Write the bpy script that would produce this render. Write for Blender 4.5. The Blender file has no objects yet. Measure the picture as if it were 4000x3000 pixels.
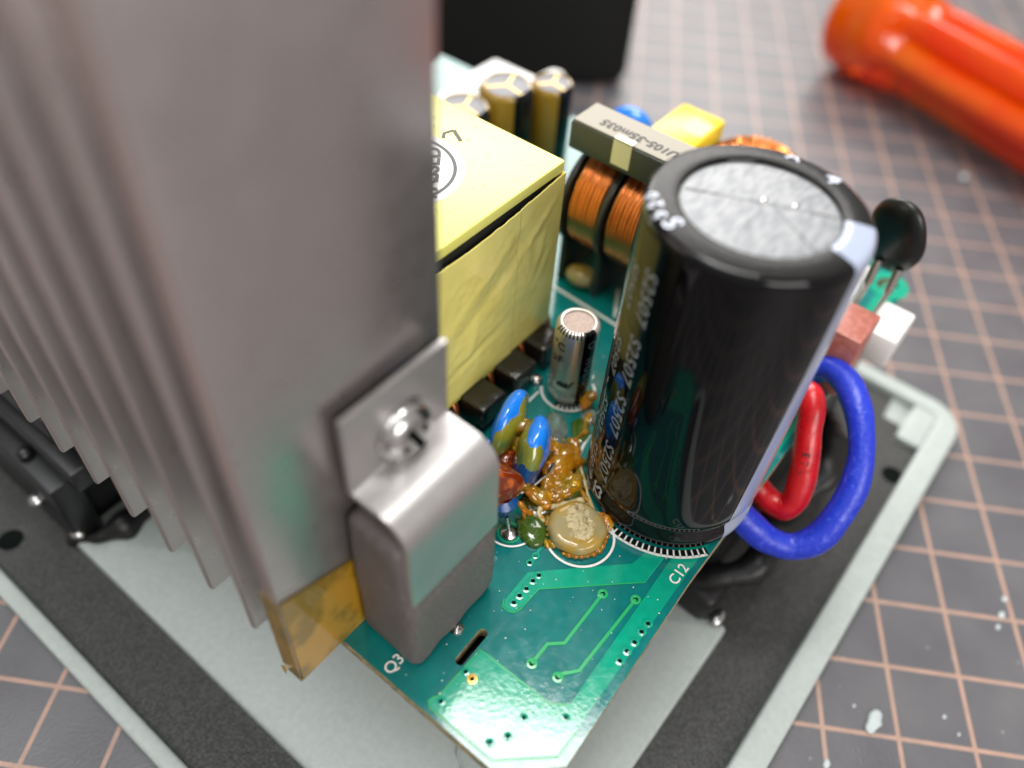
import bpy, bmesh, math, random
from mathutils import Vector, Matrix, noise
R = math.radians
rnd = random.Random(7)
sc = bpy.context.scene
sc.unit_settings.scale_length = 0.01          # 1 Blender unit = 1 cm
C = sc.collection

# ------------------------------------------------------------------ camera
cam = bpy.data.cameras.new('camera'); camo = bpy.data.objects.new('camera', cam); C.objects.link(camo)
RT = Vector((0.62483516, -0.7788105, 0.05509292)); DN = Vector((-0.56330099, -0.49854345, -0.65889789)); FW = Vector((0.54062281, 0.38066867, -0.7502122))
camo.matrix_world = Matrix(((RT.x, -DN.x, -FW.x, 0), (RT.y, -DN.y, -FW.y, 0), (RT.z, -DN.z, -FW.z, 10.9), (0, 0, 0, 1)))
cam.sensor_width = 36; cam.lens = 29.80; cam.clip_start = 0.05; cam.clip_end = 500
cam.dof.use_dof = True; cam.dof.focus_distance = 9.15; cam.dof.aperture_fstop = 0.114
sc.camera = camo

# ------------------------------------------------------------------ light
w = bpy.data.worlds.new('World'); sc.world = w; w.use_nodes = True
w.node_tree.nodes['Background'].inputs[0].default_value = (1.0, 0.94, 0.90, 1)
w.node_tree.nodes['Background'].inputs[1].default_value = 0.45
def area(name, loc, aim, sx, sy, power, col):
    l = bpy.data.lights.new(name, 'AREA'); l.shape = 'RECTANGLE'; l.size = sx; l.size_y = sy; l.energy = power; l.color = col
    o = bpy.data.objects.new(name, l); C.objects.link(o); o.location = loc
    o.rotation_euler = (Vector(aim) - Vector(loc)).to_track_quat('-Z', 'Y').to_euler()
    return o
area('window_light', (62, 46, 48), (8, 4, 2), 62, 40, 72000, (1.0, 0.97, 0.94))
lamp = area('ceiling_lamp', (15.5, 8.6, 60), (15.5, 8.6, 0), 14, 22, 20000, (1.0, 0.98, 0.94)); lamp.rotation_euler = (0, 0, R(28))
area('ceiling_bounce', (-14, 18, 95), (0, 6, 2), 56, 50, 44000, (0.94, 0.98, 1.0))
area('side_fill', (-26, -68, 50), (5, 3, 3), 54, 40, 54000, (1.0, 0.95, 0.93))  # added unseen fill lamp, brightens the plate and tape faces
sc.view_settings.view_transform = 'Standard'; sc.view_settings.look = 'None'; sc.view_settings.exposure = 0.0; sc.view_settings.gamma = 1.0
sc.view_settings.use_curve_mapping = False
sc.cycles.use_denoising = True
sc.cycles.max_bounces = 10; sc.cycles.transmission_bounces = 8; sc.cycles.glossy_bounces = 5; sc.cycles.diffuse_bounces = 4
sc.cycles.sample_clamp_indirect = 4; sc.cycles.caustics_refractive = True; sc.cycles.caustics_reflective = False

# ------------------------------------------------------------------ materials
def srgb(r, g, b):
    f = lambda c: ((c / 255 + 0.055) / 1.055) ** 2.4 if c > 10 else c / 255 / 12.92
    return (f(r), f(g), f(b))
MATS = {}
def pm(name, col, rough=0.5, metal=0.0, spec=0.5, trans=0.0, ior=1.5, coat=0.0, bump=None, var=None, rvar=None, sss=0.0, aniso=None, emit=None):
    """bump=(scale, strength, stretch) ; var=(scale, colour2, lo, hi, stretch) ; rvar=(scale, lo, hi)"""
    m = bpy.data.materials.new(name); m.use_nodes = True; nt = m.node_tree; p = nt.nodes['Principled BSDF']
    I = p.inputs
    I['Base Color'].default_value = (*col, 1); I['Roughness'].default_value = rough; I['Metallic'].default_value = metal
    I['Specular IOR Level'].default_value = spec; I['Transmission Weight'].default_value = trans; I['IOR'].default_value = ior
    I['Coat Weight'].default_value = coat; I['Coat Roughness'].default_value = 0.08
    if sss: I['Subsurface Weight'].default_value = sss; I['Subsurface Radius'].default_value = (0.12, 0.08, 0.04)
    tc = nt.nodes.new('ShaderNodeTexCoord')
    def nz(scale, stretch=None, detail=4):
        mp = nt.nodes.new('ShaderNodeMapping'); nt.links.new(tc.outputs['Object'], mp.inputs[0])
        if stretch: mp.inputs['Scale'].default_value = stretch
        n = nt.nodes.new('ShaderNodeTexNoise'); n.inputs['Scale'].default_value = scale; n.inputs['Detail'].default_value = detail
        nt.links.new(mp.outputs[0], n.inputs['Vector']); return n
    if var:
        n = nz(var[0], var[4] if len(var) > 4 else None)
        rp = nt.nodes.new('ShaderNodeValToRGB'); rp.color_ramp.elements[0].position = var[2]; rp.color_ramp.elements[1].position = var[3]
        rp.color_ramp.elements[0].color = (*col, 1); rp.color_ramp.elements[1].color = (*var[1], 1)
        nt.links.new(n.outputs['Fac'], rp.inputs[0]); nt.links.new(rp.outputs[0], I['Base Color'])
    if rvar:
        n = nz(rvar[0]); mr = nt.nodes.new('ShaderNodeMapRange'); mr.inputs[1].default_value = 0.3; mr.inputs[2].default_value = 0.7
        mr.inputs[3].default_value = rvar[1]; mr.inputs[4].default_value = rvar[2]
        nt.links.new(n.outputs['Fac'], mr.inputs[0]); nt.links.new(mr.outputs[0], I['Roughness'])
    if bump:
        n = nz(bump[0], bump[2] if len(bump) > 2 else None, 3)
        b = nt.nodes.new('ShaderNodeBump'); b.inputs['Strength'].default_value = bump[1]; b.inputs['Distance'].default_value = 0.02
        nt.links.new(n.outputs['Fac'], b.inputs['Height']); nt.links.new(b.outputs[0], I['Normal'])
    MATS[name] = m
    return m
M = MATS
pm('mask_dark', (0.003, 0.138, 0.132), 0.11, spec=0.6, bump=(22, 0.04), var=(5, (0.004, 0.17, 0.16), 0.35, 0.7), rvar=(9, 0.07, 0.16))
pm('mask_copper', (0.002, 0.28, 0.175), 0.10, spec=0.7, bump=(20, 0.05), var=(7, (0.003, 0.33, 0.205), 0.35, 0.7), rvar=(9, 0.07, 0.14))
pm('mask_trace_edge', (0.02, 0.36, 0.12), 0.16, spec=0.5)
pm('board_edge', srgb(176, 160, 120), 0.7, bump=(40, 0.4), var=(14, srgb(120, 120, 90), 0.4, 0.6))
pm('silk', srgb(222, 224, 218), 0.55, bump=(60, 0.3))
pm('solder', (0.62, 0.60, 0.57), 0.18, 1.0, bump=(20, 0.3))
pm('hole', (0.004, 0.006, 0.005), 0.8, spec=0.05)
pm('alu', (0.52, 0.478, 0.468), 0.29, 0.85, bump=(30, 0.05, (1, 1, 0.015)), rvar=(4, 0.26, 0.36))
pm('alu_edge_reflection', (0.62, 0.49, 0.45), 0.32, 0.85)  # warm reflection of the mat painted into the end-face colour
pm('steel_clip', (0.50, 0.485, 0.48), 0.36, 0.75, bump=(14, 0.05), rvar=(5, 0.32, 0.42))
pm('steel_screw', (0.60, 0.60, 0.59), 0.24, 1.0, bump=(12, 0.1))
pm('silicone_grey', (0.115, 0.098, 0.095), 0.5, spec=0.35, bump=(28, 0.5), var=(40, (0.185, 0.165, 0.158), 0.45, 0.7))
pm('kapton', (0.46, 0.25, 0.02), 0.16, spec=0.6, coat=0.5, bump=(4, 0.25), var=(1.6, (0.24, 0.145, 0.008), 0.46, 0.54))
pm('tape_top', (0.80, 0.77, 0.19), 0.34, spec=0.5, bump=(4, 0.08), var=(30, (0.62, 0.57, 0.14), 0.66, 0.76))
pm('tape_side', (0.95, 0.84, 0.24), 0.2, spec=0.5, coat=0.15, bump=(4, 0.04), var=(2.5, (0.88, 0.76, 0.21), 0.4, 0.65))
pm('tape_edge', (0.62, 0.62, 0.08), 0.4)
pm('ferrite', (0.022, 0.022, 0.020), 0.38, spec=0.5, bump=(16, 0.35))
pm('bobbin_black', (0.010, 0.010, 0.009), 0.18, spec=0.7, bump=(12, 0.35), rvar=(14, 0.10, 0.30))
pm('sticker_white', srgb(226, 226, 224), 0.5, bump=(30, 0.1))
pm('ink_black', (0.012, 0.012, 0.012), 0.5)
pm('ink_grey', (0.07, 0.07, 0.07), 0.6)
pm('copper', (0.88, 0.33, 0.10), 0.24, 1.0, bump=(20, 0.2))
pm('copper_dull', (0.42, 0.13, 0.045), 0.4, 0.8)
pm('copper_green', (0.34, 0.36, 0.16), 0.35, 0.6)
pm('choke_core', (0.042, 0.05, 0.043), 0.35, bump=(18, 0.2))
pm('choke_top', (0.32, 0.29, 0.235), 0.5, spec=0.3, bump=(10, 0.1))
pm('choke_tape', (0.78, 0.75, 0.46), 0.3, coat=0.4)
pm('bobbin_dark', (0.018, 0.024, 0.022), 0.32, bump=(10, 0.1))
pm('sleeve_black', (0.003, 0.003, 0.0035), 0.06, spec=0.32, bump=(2.5, 0.01))
pm('sleeve_shoulder', (0.006, 0.006, 0.0055), 0.24, spec=0.18, bump=(20, 0.25, (1, 4, 1)))
pm('sleeve_stripe', srgb(158, 167, 188), 0.16, spec=0.4)
pm('can_top', (0.31, 0.32, 0.33), 0.55, 0.25, bump=(9, 0.35, (1, 3, 1)), var=(7, (0.21, 0.22, 0.235), 0.42, 0.62, (1, 3.5, 1)))
pm('can_silver', (0.62, 0.60, 0.54), 0.33, 0.8, bump=(3, 0.06), rvar=(5, 0.28, 0.38))
pm('can_pink', (0.42, 0.31, 0.27), 0.55, 0.2, bump=(50, 0.4), var=(30, (0.50, 0.39, 0.33), 0.4, 0.6))
pm('can_top_dark', (0.17, 0.17, 0.18), 0.5, 0.3)
pm('print_white', srgb(205, 212, 226), 0.35)
pm('print_grey', srgb(150, 156, 160), 0.35)
pm('gold_sleeve', (0.27, 0.165, 0.02), 0.2, spec=0.5, coat=0.3)
pm('gold_top', (0.62, 0.40, 0.08), 0.25, 0.5)
pm('blue_epoxy', (0.012, 0.20, 0.78), 0.17, spec=0.6, coat=0.4, bump=(6, 0.12))
pm('blue_film', (0.010, 0.06, 0.20), 0.25, spec=0.5, bump=(14, 0.4))
pm('olive_varnish', (0.24, 0.225, 0.022), 0.08, spec=0.6, coat=0.8, bump=(8, 0.12), var=(4, (0.09, 0.17, 0.05), 0.42, 0.66))
pm('amber', (1.0, 0.42, 0.010), 0.05, trans=0.78, ior=1.38, coat=0.7, bump=(5, 0.12), var=(5, (1.0, 0.60, 0.04), 0.42, 0.62))
pm('amber_film', (0.75, 0.62, 0.06), 0.06, trans=0.95, ior=1.38, coat=0.5, bump=(5, 0.25))
pm('amber_dark', (0.30, 0.035, 0.005), 0.06, trans=0.6, ior=1.40, coat=0.7, bump=(8, 0.3), var=(9, (0.95, 0.20, 0.015), 0.52, 0.68))
pm('amber_crust', (0.66, 0.45, 0.13), 0.3, trans=0.25, ior=1.47, bump=(26, 0.8), var=(16, (0.80, 0.70, 0.42), 0.42, 0.6))
pm('glue_milky', (0.50, 0.43, 0.22), 0.16, spec=0.6, trans=0.40, ior=1.42, sss=0.3, bump=(7, 0.25), var=(4, (0.62, 0.40, 0.07), 0.42, 0.62))
pm('glue_crust', (0.52, 0.43, 0.24), 0.6, bump=(40, 0.9), var=(30, (0.30, 0.22, 0.11), 0.5, 0.66))
pm('varnish_green', (0.10, 0.20, 0.02), 0.08, trans=0.6, ior=1.42, spec=0.6, coat=0.5, bump=(4, 0.3))
pm('clear_resin', (0.75, 0.85, 0.78), 0.05, trans=0.9, ior=1.45, bump=(8, 0.4))
pm('wire_blue', (0.012, 0.035, 0.48), 0.34, spec=0.5, bump=(16, 0.35), var=(14, (0.05, 0.09, 0.62), 0.58, 0.72), rvar=(12, .26, .5))
pm('wire_red', (0.50, 0.006, 0.010), 0.28, spec=0.5, bump=(9, 0.25), var=(3, (0.33, 0.004, 0.008), 0.5, 0.7), rvar=(10, .2, .42))
pm('brown_box', (0.36, 0.115, 0.085), 0.45, bump=(18, 0.3), var=(10, (0.42, 0.155, 0.12), 0.45, 0.6))
pm('black_epoxy', (0.007, 0.008, 0.007), 0.34, spec=0.4, bump=(6, 0.1))
pm('white_plastic', (0.80, 0.80, 0.77), 0.32, bump=(8, 0.05))
pm('lead', (0.58, 0.56, 0.52), 0.25, 1.0)
pm('yellow_film', (0.86, 0.62, 0.035), 0.3)
pm('tray_paint', (0.40, 0.445, 0.425), 0.38, spec=0.5, bump=(55, 0.14), var=(12, (0.36, 0.405, 0.385), 0.35, 0.65), rvar=(30, 0.32, 0.46))
pm('liner_black', (0.030, 0.031, 0.030), 0.55, spec=0.4, bump=(30, 0.8), var=(26, (0.075, 0.075, 0.071), 0.40, 0.72), rvar=(12, 0.42, 0.65))
pm('black_plastic', (0.008, 0.0085, 0.0095), 0.35, bump=(10, 0.1))
pm('black_rubber', (0.007, 0.007, 0.007), 0.42, spec=0.4, bump=(7, 0.6))
pm('black_case', (0.0045, 0.006, 0.0055), 0.5, spec=0.3, bump=(40, 0.1))
pm('screw_metal', (0.5, 0.5, 0.49), 0.25, 1.0)
pm('flake', srgb(200, 210, 210), 0.5, trans=0.25)
pm('acetate', (1.0, 0.085, 0.001), 0.06, trans=0.62, ior=1.46, spec=0.6, bump=(2, 0.04), var=(0.5, (1.0, 0.19, 0.003), 0.42, 0.62))
pm('acetate_glow', (1.0, 0.36, 0.012), 0.3)  # brighter orange stands in for light glowing inside the handle

def mat_grid():
    m = bpy.data.materials.new('mat_grid'); m.use_nodes = True; nt = m.node_tree; p = nt.nodes['Principled BSDF']; N = nt.nodes.new; Lk = nt.links.new
    tc = N('ShaderNodeTexCoord'); sp = N('ShaderNodeSeparateXYZ'); Lk(tc.outputs['Object'], sp.inputs[0])
    outs = []
    for ax in (0, 1):
        a = N('ShaderNodeMath'); a.operation = 'DIVIDE'; a.inputs[1].default_value = 0.973; Lk(sp.outputs[ax], a.inputs[0])
        b = N('ShaderNodeMath'); b.operation = 'ADD'; b.inputs[1].default_value = 0.5; Lk(a.outputs[0], b.inputs[0])
        f = N('ShaderNodeMath'); f.operation = 'FRACT'; Lk(b.outputs[0], f.inputs[0])
        s = N('ShaderNodeMath'); s.operation = 'SUBTRACT'; s.inputs[1].default_value = 0.5; Lk(f.outputs[0], s.inputs[0])
        ab = N('ShaderNodeMath'); ab.operation = 'ABSOLUTE'; Lk(s.outputs[0], ab.inputs[0])
        lt = N('ShaderNodeMath'); lt.operation = 'LESS_THAN'; lt.inputs[1].default_value = 0.029; Lk(ab.outputs[0], lt.inputs[0]); outs.append(lt)
    mx = N('ShaderNodeMath'); mx.operation = 'MAXIMUM'; Lk(outs[0].outputs[0], mx.inputs[0]); Lk(outs[1].outputs[0], mx.inputs[1])
    n = N('ShaderNodeTexNoise'); n.inputs['Scale'].default_value = 0.9; n.inputs['Detail'].default_value = 7; Lk(tc.outputs['Object'], n.inputs['Vector'])
    r = N('ShaderNodeValToRGB'); r.color_ramp.elements[0].position = 0.35; r.color_ramp.elements[1].position = 0.75
    r.color_ramp.elements[0].color = (0.080, 0.078, 0.088, 1); r.color_ramp.elements[1].color = (0.115, 0.114, 0.12, 1); Lk(n.outputs['Fac'], r.inputs[0])
    # worn print: the line ink fades in places
    n2 = N('ShaderNodeTexNoise'); n2.inputs['Scale'].default_value = 3.0; n2.inputs['Detail'].default_value = 5; Lk(tc.outputs['Object'], n2.inputs['Vector'])
    mr = N('ShaderNodeMapRange'); mr.inputs[1].default_value = 0.3; mr.inputs[2].default_value = 0.6; mr.inputs[3].default_value = 0.7; mr.inputs[4].default_value = 1.0; Lk(n2.outputs['Fac'], mr.inputs[0])
    mu = N('ShaderNodeMath'); mu.operation = 'MULTIPLY'; Lk(mx.outputs[0], mu.inputs[0]); Lk(mr.outputs[0], mu.inputs[1])
    mix = N('ShaderNodeMix'); mix.data_type = 'RGBA'; Lk(mu.outputs[0], mix.inputs['Factor']); Lk(r.outputs[0], mix.inputs['A']); mix.inputs['B'].default_value = (0.39, 0.245, 0.185, 1)
    # dust specks
    v = N('ShaderNodeTexVoronoi'); v.inputs['Scale'].default_value = 3.1; Lk(tc.outputs['Object'], v.inputs['Vector'])
    d = N('ShaderNodeMath'); d.operation = 'LESS_THAN'; d.inputs[1].default_value = 0.055; Lk(v.outputs['Distance'], d.inputs[0])
    dm = N('ShaderNodeMath'); dm.operation = 'MULTIPLY'; dm.inputs[1].default_value = 0.35; Lk(d.outputs[0], dm.inputs[0])
    mix2 = N('ShaderNodeMix'); mix2.data_type = 'RGBA'; Lk(dm.outputs[0], mix2.inputs['Factor']); Lk(mix.outputs['Result'], mix2.inputs['A']); mix2.inputs['B'].default_value = (0.5, 0.5, 0.5, 1)
    Lk(mix2.outputs['Result'], p.inputs['Base Color'])
    p.inputs['Roughness'].default_value = 0.40; p.inputs['Specular IOR Level'].default_value = 0.6
    n3 = N('ShaderNodeTexNoise'); n3.inputs['Scale'].default_value = 26; n3.inputs['Detail'].default_value = 4; Lk(tc.outputs['Object'], n3.inputs['Vector'])
    b = N('ShaderNodeBump'); b.inputs['Strength'].default_value = 0.35; b.inputs['Distance'].default_value = 0.02; Lk(n3.outputs['Fac'], b.inputs['Height']); Lk(b.outputs[0], p.inputs['Normal'])
    MATS['mat_grid'] = m
mat_grid()

# ------------------------------------------------------------------ builders
def finish(name, me, mat, parent, smooth=None):
    if mat is not None:
        for k in ([mat] if isinstance(mat, str) else mat): me.materials.append(M[k])
    if smooth is not None:
        me.polygons.foreach_set('use_smooth', [True] * len(me.polygons)); me.set_sharp_from_angle(angle=R(smooth))
    o = bpy.data.objects.new(name, me); C.objects.link(o)
    if parent is not None: o.parent = parent
    return o
def obj(name, bm, mat, parent=None, smooth=None):
    bmesh.ops.recalc_face_normals(bm, faces=bm.faces[:])
    me = bpy.data.meshes.new(name); bm.to_mesh(me); bm.free()
    return finish(name, me, mat, parent, smooth)
def empty(name, parent=None):
    o = bpy.data.objects.new(name, None); C.objects.link(o); o.empty_display_size = 0.2
    if parent is not None: o.parent = parent
    return o
def tag(o, label, cat=None, group=None, kind=None):
    o['label'] = label
    if cat: o['category'] = cat
    if group: o['group'] = group
    if kind: o['kind'] = kind
    return o
def new(): return bmesh.new()
def box(bm, x0, x1, y0, y1, z0, z1, bev=0.0, seg=2):
    r = bmesh.ops.create_cube(bm, size=1.0); vs = r['verts']
    for v in vs: v.co = Vector((x0 + (v.co.x + .5) * (x1 - x0), y0 + (v.co.y + .5) * (y1 - y0), z0 + (v.co.z + .5) * (z1 - z0)))
    if bev:
        es = list({e for v in vs for e in v.link_edges})
        bmesh.ops.bevel(bm, geom=es, offset=bev, segments=seg, profile=0.5, affect='EDGES')
    return bm
def prism(bm, pts, z0, z1, bev=0.0, seg=2):
    """flat outline in x,y raised from z0 to z1"""
    b = [bm.verts.new((p[0], p[1], z0)) for p in pts]; t = [bm.verts.new((p[0], p[1], z1)) for p in pts]; n = len(pts)
    bm.faces.new(b[::-1]); tf = bm.faces.new(t)
    for i in range(n): bm.faces.new((b[i], b[(i + 1) % n], t[(i + 1) % n], t[i]))
    if bev: bmesh.ops.bevel(bm, geom=list(tf.edges), offset=bev, segments=seg, profile=0.5, affect='EDGES')
    return bm
def lathe(bm, prof, cx=0, cy=0, z=0, seg=48, a0=0.0, a1=None):
    """prof = [(r, z)...] turned about the z axis; a0..a1 gives an open sector"""
    full = a1 is None; n = seg if full else seg + 1; rows = []
    for (r, h) in prof:
        if r < 1e-6: rows.append([bm.verts.new((cx, cy, z + h))]); continue
        row = []
        for i in range(n):
            t = (2 * math.pi * i / seg) if full else a0 + (a1 - a0) * i / seg
            row.append(bm.verts.new((cx + r * math.cos(t), cy + r * math.sin(t), z + h)))
        rows.append(row)
    for A, B in zip(rows, rows[1:]):
        m = seg
        for i in range(m):
            j = (i + 1) % seg if full else i + 1
            if len(A) == 1 and len(B) == 1: continue
            if len(A) == 1: bm.faces.new((A[0], B[i], B[j]))
            elif len(B) == 1: bm.faces.new((A[i], A[j], B[0]))
            else: bm.faces.new((A[i], A[j], B[j], B[i]))
    return bm
def cr(pts, sub=6):
    P = [Vector(p) for p in pts]; P = [2 * P[0] - P[1]] + P + [2 * P[-1] - P[-2]]; out = []
    for i in range(1, len(P) - 2):
        a, b, c, d = P[i - 1:i + 3]
        for s in range(sub):
            t = s / sub
            out.append(0.5 * ((2 * b) + (c - a) * t + (2 * a - 5 * b + 4 * c - d) * t * t + (3 * b - a - 3 * c + d) * t ** 3))
    out.append(P[-2]); return out
def tube(bm, pts, r, seg=10, sub=6, cap=True):
    P = cr(pts, sub) if sub > 1 else [Vector(p) for p in pts]
    rr = r if callable(r) else (lambda t: r)
    T = [(P[min(i + 1, len(P) - 1)] - P[max(i - 1, 0)]).normalized() for i in range(len(P))]
    u = T[0].orthogonal().normalized(); rows = []
    for i, p in enumerate(P):
        u = (u - T[i] * u.dot(T[i])).normalized(); v = T[i].cross(u); ra = rr(i / (len(P) - 1))
        rows.append([bm.verts.new(p + (u * math.cos(2 * math.pi * k / seg) + v * math.sin(2 * math.pi * k / seg)) * ra) for k in range(seg)])
    for A, B in zip(rows, rows[1:]):
        for k in range(seg): bm.faces.new((A[k], A[(k + 1) % seg], B[(k + 1) % seg], B[k]))
    if cap: bm.faces.new(rows[0][::-1]); bm.faces.new(rows[-1])
    return bm
def ball(bm, c, r, sub=2, sq=(1, 1, 1), rot=None):
    g = bmesh.ops.create_icosphere(bm, subdivisions=sub, radius=1.0)['verts']
    for v in g:
        q = Vector((v.co.x * sq[0] * r, v.co.y * sq[1] * r, v.co.z * sq[2] * r))
        if rot is not None: q = rot @ q
        v.co = Vector(c) + q
    return g
def rough(bm, amp, scale, seed=0.0, verts=None):
    bm.normal_update()
    for v in (verts or bm.verts): v.co += v.normal * (noise.noise(v.co * scale + Vector((seed, seed * .7, -seed))) * amp)
def text_mesh(s, size, spacing=1.0, shear=0.0, bold=0.0):
    cu = bpy.data.curves.new('lettering', 'FONT'); cu.body = s; cu.size = size; cu.align_x = 'CENTER'; cu.align_y = 'CENTER'
    cu.space_character = spacing; cu.shear = shear; cu.offset = bold; cu.resolution_u = 4; cu.extrude = 0.0
    o = bpy.data.objects.new('lettering', cu); C.objects.link(o)
    me = bpy.data.meshes.new_from_object(o.evaluated_get(bpy.context.evaluated_depsgraph_get()))
    bpy.data.objects.remove(o); bpy.data.curves.remove(cu); return me
def text_into(bm, s, size, fn, thick=0.004, **k):
    """adds the letters to bm; fn(x, y, h) maps the flat letter to its surface"""
    me = text_mesh(s, size, **k); b2 = bmesh.new(); b2.from_mesh(me); bpy.data.meshes.remove(me)
    bmesh.ops.subdivide_edges(b2, edges=[e for e in b2.edges if e.calc_length() > 0.05], cuts=2)
    bmesh.ops.triangulate(b2, faces=b2.faces[:])
    vs = {v: bm.verts.new(fn(v.co.x, v.co.y, thick)) for v in b2.verts}
    for f in b2.faces:
        try: bm.faces.new([vs[v] for v in f.verts])
        except ValueError: pass
    b2.free()
def remesh(bm, voxel, smooth_it=4):
    """melts overlapping lumps into one skin"""
    me = bpy.data.meshes.new('t'); bm.to_mesh(me); bm.free(); o = bpy.data.objects.new('t', me); C.objects.link(o)
    md = o.modifiers.new('r', 'REMESH'); md.mode = 'VOXEL'; md.voxel_size = voxel
    ms = o.modifiers.new('s', 'SMOOTH'); ms.factor = 0.5; ms.iterations = smooth_it
    out = bpy.data.meshes.new_from_object(o.evaluated_get(bpy.context.evaluated_depsgraph_get()))
    bpy.data.objects.remove(o); bpy.data.meshes.remove(me)
    b = bmesh.new(); b.from_mesh(out); bpy.data.meshes.remove(out); return b
def dup(o, parent, loc=None, name=None):
    c = o.copy(); C.objects.link(c); c.parent = parent
    if loc is not None: c.location = loc
    return c

# ================================================================== SETTING
ZP = 2.70                                                  # top of the circuit board above the mat
bm = new()
a = R(-58.81)
mw = 60
box(bm, -mw, mw, -mw, mw, -0.3, 0.0)
mat = obj('cutting_mat', bm, 'mat_grid'); mat.location = (7.258, -1.491, 0); mat.rotation_euler = (0, 0, a)
tag(mat, 'dark grey cutting mat printed with an orange centimetre grid', 'cutting mat')

# ---- painted metal tray lying on the mat
tray = empty('metal_tray'); tag(tray, 'pale grey metal tray with black lining lying under the circuit board', 'tray')
def rrect(x0, x1, y0, y1, r, n=6):
    out = []
    for cx, cy, s in ((x1 - r, y0 + r, -90), (x1 - r, y1 - r, 0), (x0 + r, y1 - r, 90), (x0 + r, y0 + r, 180)):
        out += [(cx + r * math.cos(R(s + 90 * i / n)), cy + r * math.sin(R(s + 90 * i / n))) for i in range(n + 1)]
    return out
bm = new(); prism(bm, rrect(0.27, 12.15, -0.80, 12.5, 0.55), 0.003, 0.12); obj('base_plate', bm, 'tray_paint', tray, 30)
bm = new()
ro = rrect(0.25, 12.17, -0.82, 12.52, 0.6, 8); ri = rrect(0.47, 11.86, -0.43, 12.2, 0.16, 8); n = len(ro)
for (za, zb) in ((0.12, 0.30),):
    o0 = [bm.verts.new((*p, 0.0)) for p in ro]; o1 = [bm.verts.new((*p, zb)) for p in ro]; i1 = [bm.verts.new((*p, zb)) for p in ri]; i0 = [bm.verts.new((*p, za)) for p in ri]
    for i in range(n):
        j = (i + 1) % n
        bm.faces.new((o0[i], o0[j], o1[j], o1[i])); bm.faces.new((o1[i], o1[j], i1[j], i1[i])); bm.faces.new((i1[i], i1[j], i0[j], i0[i]))
top_e = [e for e in bm.edges if all(abs(v.co.z - 0.30) < 1e-6 for v in e.verts) and (e.verts[0] in o1) == (e.verts[1] in o1)]
bmesh.ops.bevel(bm, geom=top_e, offset=0.05, segments=3, profile=0.5, affect='EDGES')
obj('rim', bm, 'tray_paint', tray, 40)
bm = new(); prism(bm, [(0.475, -0.425), (10.95, -0.425), (10.97, -0.02), (11.32, -0.01), (11.34, 0.30), (11.85, 0.33), (11.85, 12.19), (0.475, 12.19)], 0.124, 0.165)
obj('black_lining', bm, 'liner_black', tray)
bm = new(); prism(bm, rrect(1.33, 6.14, 0.45, 8.2, 0.06, 3), 0.12, 0.34, 0.06, 3); obj('raised_panel', bm, 'tray_paint', tray, 40)
for (x, y) in ((10.25, -0.30), (0.80, 8.9)):
    bm = new(); lathe(bm, [(0.0, 0.0), (0.10, 0.0), (0.11, 0.004), (0.16, 0.012), (0.17, 0.004), (0.17, 0.0)], 0, 0, 0, 20)
    h = obj('screw_hole', bm, 'hole', tray, 40); h.location = (x, y, 0.166)
bm = new(); box(bm, 10.98, 11.86, -0.43, -0.03, 0.121, 0.27, 0.03); obj('corner_tab', bm, 'tray_paint', tray, 40)

# ---- black plastic bracket that carries the board
br = empty('plastic_bracket'); tag(br, 'black plastic bracket standing on the tray beneath the heat sink fins', 'bracket')
bm = new(); box(bm, 1.75, 6.0, 8.25, 11.6, 0.166, 2.45, 0.06); obj('body', bm, 'black_plastic', br, 40)
bm = new(); box(bm, 1.35, 1.75, 8.0, 11.4, 0.166, 1.55, 0.05); obj('ledge', bm, 'black_plastic', br, 40)
bm = new(); box(bm, 1.60, 1.90, 7.7, 11.2, 1.56, 1.95, 0.05); obj('ledge', bm, 'black_plastic', br, 40)
for (x, y, z) in ((1.30, 8.6, 0.9), (1.42, 8.05, 0.5), (1.5, 8.75, 1.62)):
    bm = new(); ball(bm, (x, y, z), 0.11, 2, (1, 1, .8)); obj('screw', bm, 'screw_metal' if z < 1 else 'black_plastic', br, 60)
bm = new(); tube(bm, [(1.4, 8.2, 0.3), (1.65, 7.85, 0.42), (2.1, 7.7, 0.36), (2.6, 7.9, 0.3)], 0.16, 10); rough(bm, .2, 3, 2); obj('cable_grommet', bm, 'black_rubber', br, 60)
br2 = empty('support_block'); tag(br2, 'glossy black support block on the tray under the right edge of the board', 'support')
bm = new(); box(bm, 6.35, 11.0, 1.0, 7.2, 0.166, 2.38, 0.08); obj('body', bm, 'black_plastic', br2, 40)
bm = new(); tube(bm, [(6.2, 1.3, 0.5), (6.3, 0.85, 0.9), (6.75, 0.6, 1.1), (7.3, 0.62, 0.9), (7.8, 0.8, 0.5)], 0.2, 12); rough(bm, .16, 2.2, 3); obj('cable_loop', bm, 'black_rubber', br2, 60)
bm = new(); tube(bm, [(7.7, 0.9, 0.5), (8.2, 0.55, 1.1), (8.9, 0.5, 1.3), (9.6, 0.75, 1.0), (10.1, 0.95, 0.6)], 0.17, 12); rough(bm, .16, 2.6, 5); obj('cable_loop', bm, 'black_rubber', br2, 60)
bm = new(); box(bm, 5.95, 6.7, 0.72, 1.4, 0.345, 0.85, 0.12, 3); rough(bm, 0.06, 4); obj('rubber_foot', bm, 'black_rubber', br2, 60)
bm = new(); ball(bm, (6.13, 0.62, 0.42), 0.12, 2, (1.3, .8, .6)); obj('screw', bm, 'screw_metal', br2, 60)

# ================================================================== POWER SUPPLY BOARD
psu = empty('power_supply_board'); tag(psu, 'green power supply circuit board with heat sink, transformer and capacitors', 'circuit board')

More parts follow.
